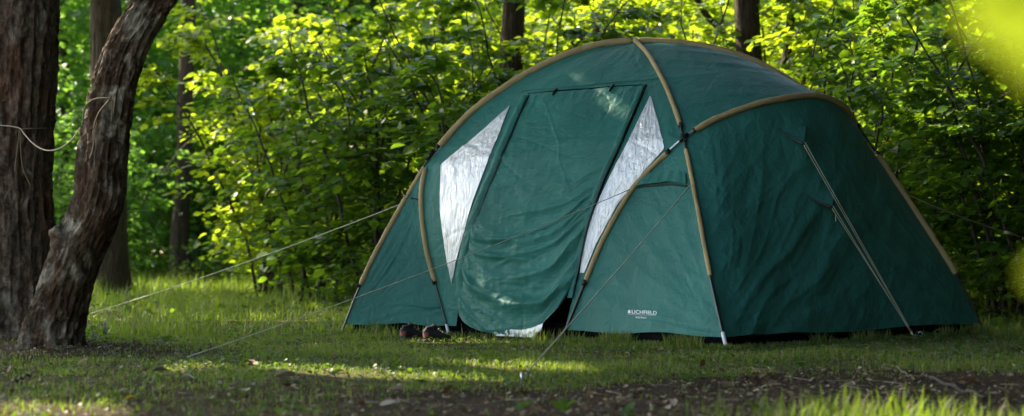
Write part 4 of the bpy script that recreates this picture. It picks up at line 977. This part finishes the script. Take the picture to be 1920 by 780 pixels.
# ------------------------------------------------------------------ grass, cover, litter
def blades(n, xr, yr, dens, hlo, hhi, w, name, label, mat, yexp=1.0, extra=None):
    x = rng.uniform(*xr, n); y = rng.uniform(*yr, n)
    clump = fbm(x * 2.3, y * 2.3, 12.0, 3)
    keep = rng.random(n) < dens(x, y, clump)
    # nothing inside the tent
    inside = (np.abs(np.cross(BR[:2] - FR[:2], np.stack([x, y], -1) - FR[:2])) > -1)
    e1, e2 = FL[:2] - FR[:2], BR[:2] - FR[:2]; Mx = np.linalg.inv(np.stack([e1, e2], 1)); ab = (np.stack([x, y], -1) - FR[:2]) @ Mx.T
    ins = (ab[:, 0] > .015) & (ab[:, 0] < .985) & (ab[:, 1] > .015) & (ab[:, 1] < .985); keep &= ~ins
    for cx, cy, r in ((b0[0], b0[1], .26), (b1[0], b1[1], .17)): keep &= (x - cx)**2 + (y - cy)**2 > r * r
    x, y, clump = x[keep], y[keep], clump[keep]; n = len(x)
    h = rng.uniform(hlo, hhi, n) * (1 + .9 * np.clip(clump, -.6, 1)); 
    if extra is not None: h = h * extra(x, y)
    az = rng.uniform(0, 2 * math.pi, n); lean = rng.uniform(.1, 1.0, n)**1.3 * .9
    dx, dy = np.cos(az), np.sin(az); sx, sy = -dy, dx; ww = w * rng.uniform(.6, 1.3, n)
    z0 = gh(x, y) - .004
    def lvl(t, wf): 
        o_ = lean * h * t**1.8; c = np.stack([x + dx * o_, y + dy * o_, z0 + h * t * (1 - .35 * lean * t)], -1); s = np.stack([sx, sy, 0 * sx], -1) * (ww * wf)[:, None]
        return c - s, c + s
    a0, a1 = lvl(0, .8); b0_, b1_ = lvl(.5, 1.0); c0, _ = lvl(1.0, 0)
    V = np.stack([a0, a1, b0_, b1_, c0], 1).reshape(-1, 3); i = (np.arange(n) * 5)[:, None]
    o = mesh(name, V, [i + np.array([[0, 1, 3, 2]]), i + np.array([[2, 3, 4]])], mat, None, shade=False); tag(o, label, 'grass', None, 'stuff'); return o
def d_near(x, y, c):
    s = soil(x, y); b = smooth(-.25, .25, fbm(x * 1.1 + 5, y * 1.4, 9.0, 3)); return np.clip((1 - s * 1.05) * (.30 + .55 * c + .28 * b), 0.012, 1)
tall = lambda x, y: 1 + .8 * smooth(6.4, 5.9, y) * smooth(.7, 1.1, x) - .25 * soil(x, y) 
blades(330000, (-3.2, 3.6), (5.4, 12.8), d_near, .012, .044, .0018, 'grass', 'short patchy lawn grass in front of the tent', M['grass'], extra=tall)
blades(150000, (-8.5, 6.0), (11.5, 30), lambda x, y, c: np.clip(.6 + .6 * c, .1, 1) * (1 - .5 * smooth(20, 30, y)), .05, .12, .0035, 'tall_grass', 'longer soft grass between the tent and the wood', M['grass'], extra=lambda x, y: (1 + 1.3 * smooth(15, 22, y)) * (1 + .5 * fbm(x * 1.5, y * 1.5, 2.0, 2)))
def strongpatch(x, y, c): return np.clip(np.exp(-((x - 1.6) / .85)**4 - ((y - 5.8) / .42)**4) * (.6 + .6 * c), 0, 1)
blades(3200, (.6, 2.6), (5.3, 6.4), strongpatch, .05, .10, .0026, 'grass_tufts', 'brighter upright grass tufts in the right foreground', M['grass'])
def edgeg(x, y, c): return .9
# taller tufts against the tent hem
hx, hy = [], []
for P0, P1, n in ((FL, DL, 420), (DL, DR, 120), (DR, FR, 640), (FR, BR, 800)):
    s = rng.random(n); q = P0[None] + (P1 - P0)[None] * s[:, None]; o_ = norm((q - TO) * np.array([1, 1, 0])); q = q + o_ * rng.uniform(.0, .10, n)[:, None]; hx.append(q[:, 0]); hy.append(q[:, 1])
hx, hy = np.concatenate(hx), np.concatenate(hy); n = len(hx); k = 5
bx_ = np.repeat(hx, k) + rng.normal(size=n * k) * .012; by_ = np.repeat(hy, k) + rng.normal(size=n * k) * .012; bh = rng.uniform(.025, .09, n * k) * (.6 + .6 * (fbm(bx_ * 3, by_ * 3, 1.0, 2) > .1)); az = rng.uniform(0, 6.28, n * k); le = rng.uniform(.1, .7, n * k)
z0 = gh(bx_, by_) - .004; V = []
for t, wf in ((0, .8), (.5, 1), (1, 0)):
    o_ = le * bh * t**1.8; c = np.stack([bx_ + np.cos(az) * o_, by_ + np.sin(az) * o_, z0 + bh * t], -1); s = np.stack([-np.sin(az), np.cos(az), 0 * az], -1) * .0024 * wf
    V += ([c - s, c + s] if wf else [c])
V = np.stack(V, 1).reshape(-1, 3); i = (np.arange(n * k) * 5)[:, None]
o = mesh('grass_fringe', V, [i + np.array([[0, 1, 3, 2]]), i + np.array([[2, 3, 4]])], M['grass'], None, shade=False); tag(o, 'grass growing up against the foot of the tent', 'grass', None, 'stuff')

def flatleaves(n, xr, yr, dens, size, mat, name, label, lift=.01, tilt=.35, wid=1.0, cat='leaves'):
    x = rng.uniform(*xr, n); y = rng.uniform(*yr, n); keep = rng.random(n) < dens(x, y); x, y = x[keep], y[keep]; n = len(x)
    e1, e2 = FL[:2] - FR[:2], BR[:2] - FR[:2]; Mx = np.linalg.inv(np.stack([e1, e2], 1)); ab = (np.stack([x, y], -1) - FR[:2]) @ Mx.T
    keep = ~((ab[:, 0] > -.01) & (ab[:, 0] < 1.01) & (ab[:, 1] > -.01) & (ab[:, 1] < 1.01)); x, y = x[keep], y[keep]; n = len(x)
    az = rng.uniform(0, 6.28, n); p = np.stack([x, y, gh(x, y) + lift * rng.random(n) + .003], -1); d = np.stack([np.cos(az), np.sin(az), rng.normal(size=n) * tilt], -1)
    V, f = leaves(p, d, np.array([0, 0, 1.]) + rng.normal(size=(n, 3)) * tilt, size * rng.uniform(.5, 1.3, n), wid); o = mesh(name, V, f, mat, None, shade=False); tag(o, label, cat, None, 'stuff'); return o
flatleaves(26000, (-3.2, 3.6), (5.4, 13), lambda x, y: np.clip(.75 - .7 * soil(x, y), .04, 1) * (.5 + .8 * smooth(-.2, .4, fbm(x * 2, y * 2, 1.0, 2))), .022, M['cover'], 'ground_cover', 'small round weeds and clover among the grass', .03, .4, 1.2, 'plants')
flatleaves(9000, (-7, 4), (12, 27), lambda x, y: .7 * smooth(-.1, .4, fbm(x, y, 4.0, 2)), .07, M['cover'], 'ground_cover', 'broad-leaved weeds at the back of the clearing', .10, .5, 1.0, 'plants')
flatleaves(9000, (-3.2, 3.6), (5.4, 11), lambda x, y: np.clip(.22 + .6 * soil(x, y), 0, 1), .028, M['litter'], 'leaf_litter', 'dry brown leaves and debris scattered over the soil', .01, .35, .8)
flatleaves(420, (-3.0, 3.4), (5.5, 9.6), lambda x, y: np.clip(.15 + .6 * soil(x, y), 0, 1), .06, M['litter'], 'leaf_litter', 'larger curled dry leaves lying on the soil', .02, .45, .7)
M['straw'] = leafmat('straw_bits', [(.16, .11, .06), (.28, .22, .12), (.45, .38, .26)], (.3, .25, .1), .15, .7, .2)
flatleaves(16000, (-3.2, 3.6), (5.4, 12), lambda x, y: .25 + .5 * smooth(-.1, .3, fbm(x * 1.7, y * 2.2, 21.0, 3)), .026, M['straw'], 'straw_litter', 'straw-coloured bits and dead blades matted into the lawn', .02, .5, .35)
# small twigs as litter
mb = MB()
for _ in range(260):
    x, y = rng.uniform(-3, 3.4), rng.uniform(5.6, 10.5)
    if rng.random() > .15 + soil(x, y): continue
    L_ = rng.uniform(.05, .2); a = rng.uniform(0, 6.28); t = np.linspace(-.5, .5, 5); X_ = x + math.cos(a) * L_ * t; Y_ = y + math.sin(a) * L_ * t; mb.tube(np.stack([X_, Y_, gh(X_, Y_) + .004 + rng.random() * .01], -1), rng.uniform(.0015, .004), 4)
o = mb.build('twig_litter', M['twig'], None); tag(o, 'small dead twigs strewn over the bare soil', 'twigs', None, 'stuff')

# ---- individual small things on the ground
def stick(pxs, r, label, lift=.012):
    P = np.array([gpt(*q) for q in pxs]); C = Curve(P, 10)(np.linspace(0, 1, 30)); C[:, 2] = gh(C[:, 0], C[:, 1]) + lift + .006 * np.sin(np.arange(30) * .7); t = np.linspace(0, 1, 30)
    o = MB().tube(C, r * (1 - .5 * t) * (1 + .2 * noise3(t * 9, 0, r * 999)), 7).build('fallen_stick', M['twig'], None, origin=C[15]); tag(o, label, 'stick', 'sticks lying on the ground'); return o
M_tw = M['twig']; M['twig'] = M['stem']
stick([(1745, 712), (1780, 722), (1820, 735), (1845, 748)], .010, 'dark crooked stick lying on the bare soil at the right')
M['twig'] = M_tw
stick([(1600, 652), (1660, 655), (1720, 662), (1790, 668)], .007, 'long thin stick below the double guy line')
stick([(1820, 650), (1860, 650), (1895, 655)], .007, 'pale short stick near the rear corner peg')
stick([(24, 722), (45, 712), (62, 706)], .009, 'short curved stick on the ground left of the birch roots')
stick([(180, 712), (200, 694), (215, 676), (190, 664)], .004, 'thin bent straw-coloured stick in front of the birch')
stick([(95, 668), (140, 662), (180, 660)], .008, 'root-like stick against the birch foot')
stick([(1680, 690), (1700, 700), (1716, 714)], .006, 'small twig on the soil in front of the hooked peg')
def curl(px_, py_, size, mat, label, yaw=0.0, n=1, cat='leaf'):
    c = gpt(px_, py_); R = np.random.default_rng(int(px_)); mb = MB()
    for j in range(n):
        a_, b_ = np.meshgrid(np.linspace(-1, 1, 9), np.linspace(0, 1, 9)); w = np.sin(b_ * math.pi)**.7 * .42; k = R.uniform(.4, .9); yy = yaw + R.normal() * .9 * (n > 1)
        lx = b_ - .5; ly = a_ * w; lz = k * ly * ly * 2.2 + .25 * (b_ - .5)**2 + .06 + .04 * noise3(a_ * 2, b_ * 3, j)
        q = np.stack([lx * math.cos(yy) - ly * math.sin(yy), lx * math.sin(yy) + ly * math.cos(yy), lz], -1) * size * R.uniform(.8, 1.1) + np.array([R.normal() * .03, R.normal() * .03, .02 * R.random()]) * (n > 1)
        mb.add(q.reshape(-1, 3), gridf(9, 9))
    c[2] = float(gh(c[0], c[1])); V = mb; V.V = [v + c for v in V.V]; o = V.build('dry_leaf', mat, None, origin=c); tag(o, label, cat, 'fallen leaves'); return o
curl(246, 748, .06, M['yellowleaf'], 'single bright yellow fallen leaf on the left foreground', .3)
curl(530, 722, .10, M['greyleaf'], 'cluster of curled grey-brown leaves on the grass edge', .2, 4)
curl(460, 742, .07, M['greyleaf'], 'pale crumpled leaf left of the curled cluster', 1.0, 2)
curl(605, 742, .06, M['greyleaf'], 'pale rounded leaf right of the curled cluster', .4)
curl(300, 702, .10, M['twig'], 'grey curled leaf like a chip of bark behind the yellow leaf', .2)
curl(350, 720, .08, M['greyleaf'], 'pale folded leaf right of the bark-like one', .1)
curl(270, 716, .07, M['greyleaf'], 'pale leaf left of the bark-like one', 1.2)
curl(1428, 738, .05, M['greyleaf'], 'pale folded leaf on the dark soil at centre right', .4)
curl(1395, 703, .06, M['brownleaf'], 'orange-brown leaf where the grass ends at centre right', .5)
curl(1060, 698, .05, M['greyleaf'], 'cream leaf in the grass right of the bare peg', 1.4)
curl(952, 703, .05, M['greyleaf'], 'cream leaf just left of the bare peg', .2)
curl(470, 690, .08, M['brownleaf'], 'reddish brown curled leaf in the grass left of centre', .9, 2)
curl(1185, 736, .05, M['greyleaf'], 'pale leaf on the soil below the printed wall', .3)
def seedling(px_, py_, size, label, nl=6, mat=None, up=.7):
    c = gpt(px_, py_); c[2] = float(gh(c[0], c[1])); R = np.random.default_rng(int(px_) + 5); e = empty('seedling', c); tag(e, label, 'plant', 'small weeds growing in the soil')
    a = np.arange(nl) / nl * 6.28 + R.normal(size=nl) * .3; d = np.stack([np.cos(a), np.sin(a), R.uniform(.2, 1.2, nl) * up], -1); base = c + np.stack([0 * a, 0 * a, R.uniform(.2, .7, nl) * size], -1)
    V, f = leaves(base, d, np.array([0, 0, 1.]) + R.normal(size=(nl, 3)) * .2, size * R.uniform(.7, 1.1, nl), 1.1); mesh('leaf_rosette', V, f, mat or M['cover'], e)
    MB().tube(np.array([c - [0, 0, .01], c + [0, 0, size * .4], c + [0, 0, size * .75]]), .002, 5).build('stem', M['cover'], e); return e
for q in [(1058, 783, .055, 'broad-leaved seedling at the lower edge left of centre'), (982, 784, .05, 'lone seedling with upright leaves beside the broad-leaved one'), (1372, 708, .05, 'green seedling at the soil edge below the near pole'), (1290, 712, .05, 'feathery weed tuft on the soil below the near pole'), (1425, 784, .05, 'seedling left of the sunlit foreground tufts'), (790, 716, .04, 'small plant at the end of the sunlit grass'), (628, 716, .045, 'small plant left of the sunlit grass'), (1500, 690, .05, 'weed in front of the side wall'), (1750, 640, .10, 'leafy weed beside the hooked peg'), (1420, 642, .07, 'weed at the foot of the side wall near the front pole'), (1180, 782, .05, 'tiny seedling in the middle of the dark soil'), (310, 665, .08, 'leafy weed right of the birch foot'), (420, 712, .05, 'weed near the curled leaves')]: seedling(*q)
def flower(px_, py_, hpx, label):
    c = gpt(px_, py_); c[2] = float(gh(c[0], c[1])); h = hpx / F * c[1]; e = empty('wild_flower', c); tag(e, label, 'flower', 'violet wild flowers by the birch'); R = np.random.default_rng(px_)
    P = np.array([c, c + [.01, 0, h * .5], c + [.0, 0, h]]); MB().tube(P, .002, 5).build('stem', M['cover'], e)
    n = 16; p = c + np.stack([R.normal(size=n) * .012, R.normal(size=n) * .012, h - .03 + R.uniform(0, .05, n)], -1); V, f = leaves(p, R.normal(size=(n, 3)), R.normal(size=(n, 3)), .014, 1.3); mesh('petals', V, f, M['purple'], e)
    V, f = leaves(c + np.stack([0 * np.arange(5.), 0 * np.arange(5.), np.linspace(.01, h * .5, 5)], -1), R.normal(size=(5, 3)) * [1, 1, .3], np.tile([0, 0, 1.], (5, 1)), .05, .6); mesh('leaf', V, f, M['cover'], e)
flower(197, 655, 26, 'violet flower head standing in the grass right of the birch foot'); flower(178, 652, 14, 'small low violet flower beside the taller one'); flower(158, 600, 30, 'violet flower touching the right edge of the birch trunk')

# leafy twig very near the camera at the right
tw = empty('overhanging_twig', np.array([.30, .77, .85])); tag(tw, 'bright yellow-green out-of-focus leaves hanging close at the right edge', 'branch'); ORG[tw.name] = np.array([.30, .77, .85])
M['nearleaf'] = leafmat('near_leaf', [(.12, .20, .02), (.15, .24, .02)], (.22, .29, .02), .6)
MB().tube(Curve([np.array([.36, .74, .95]), np.array([.28, .76, .80]), np.array([.262, .77, .70]), np.array([.264, .78, .57])], 10)(np.linspace(0, 1, 30)), .002, 6).build('stem', M['stem'], tw)
def nl(base, d, nn, s, label=None):
    V, f = leaves(np.array([base]), np.array([d], float), np.array([nn], float), s, 1.1); o = mesh('leaf', V, f, M['nearleaf'], tw)
LN = [-.50, .72, .48]
for q in (([.342, 1.0, .800], [-.75, .1, -.45], LN, .085), ([.350, 1.03, .748], [-1, -.1, .05], LN, .085), ([.352, .97, .765], [-.9, 0, -.15], [-.4, .8, .5], .065), ([.33, 1.06, .70], [-.2, .1, .8], LN, .05), ([.375, 1.0, .80], [-.2, 0, -.9], LN, .08), ([.361, 1.05, .580], [-.9, .0, .25], [.5, .6, .5], .045)):
    b_, d_, n_2, s_ = q; nl([b_[0] * .74, b_[1] * .74, .6 + (b_[2] - .6) * .74], d_, n_2, s_ * .74)

# ------------------------------------------------------------------ light, camera
w = bpy.data.worlds.new('World'); SC.world = w; w.use_nodes = True; nt = w.node_tree; nt.nodes.clear()
sky = nt.nodes.new('ShaderNodeTexSky'); sky.sky_type = 'NISHITA'; sky.sun_disc = False
el = math.asin(SUN[2]); sky.sun_elevation = el; sky.sun_rotation = math.atan2(SUN[0], SUN[1])
bg = nt.nodes.new('ShaderNodeBackground'); bg.inputs[1].default_value = .15; ow = nt.nodes.new('ShaderNodeOutputWorld'); nt.links.new(sky.outputs[0], bg.inputs[0]); nt.links.new(bg.outputs[0], ow.inputs[0])
ld = bpy.data.lights.new('sun', 'SUN'); ld.energy = 3.6; ld.angle = math.radians(.5); ld.color = (1, .94, .80); lo = bpy.data.objects.new('sun', ld); COL.objects.link(lo)
lo.rotation_euler = Vector(-SUN).to_track_quat('-Z', 'Y').to_euler(); lo.location = (-20, 20, 30)
cam = bpy.data.cameras.new('camera'); cam.sensor_width = 36; cam.lens = F / 1920 * 36; cam.clip_end = 1500; cam.clip_start = .05
cam.dof.use_dof = True; cam.dof.focus_distance = 10.9; cam.dof.aperture_fstop = 2.2; cam.dof.aperture_blades = 0
co_ = bpy.data.objects.new('camera', cam); COL.objects.link(co_); co_.location = (0, 0, CAMZ); co_.rotation_euler = (math.pi / 2 + TH, 0, 0); SC.camera = co_
SC.view_settings.view_transform = 'Standard'; SC.view_settings.look = 'None'; SC.view_settings.gamma = 1; SC.view_settings.exposure = 2.1
SC.view_settings.use_white_balance = True; SC.view_settings.white_balance_temperature = 7500; SC.view_settings.white_balance_tint = 10
SC.cycles.use_denoising = True; SC.cycles.max_bounces = 7; SC.cycles.diffuse_bounces = 4; SC.cycles.glossy_bounces = 3; SC.cycles.transmission_bounces = 6; SC.cycles.sample_clamp_indirect = 6
try: SC.cycles.denoiser = 'OPENIMAGEDENOISE'
except Exception: pass
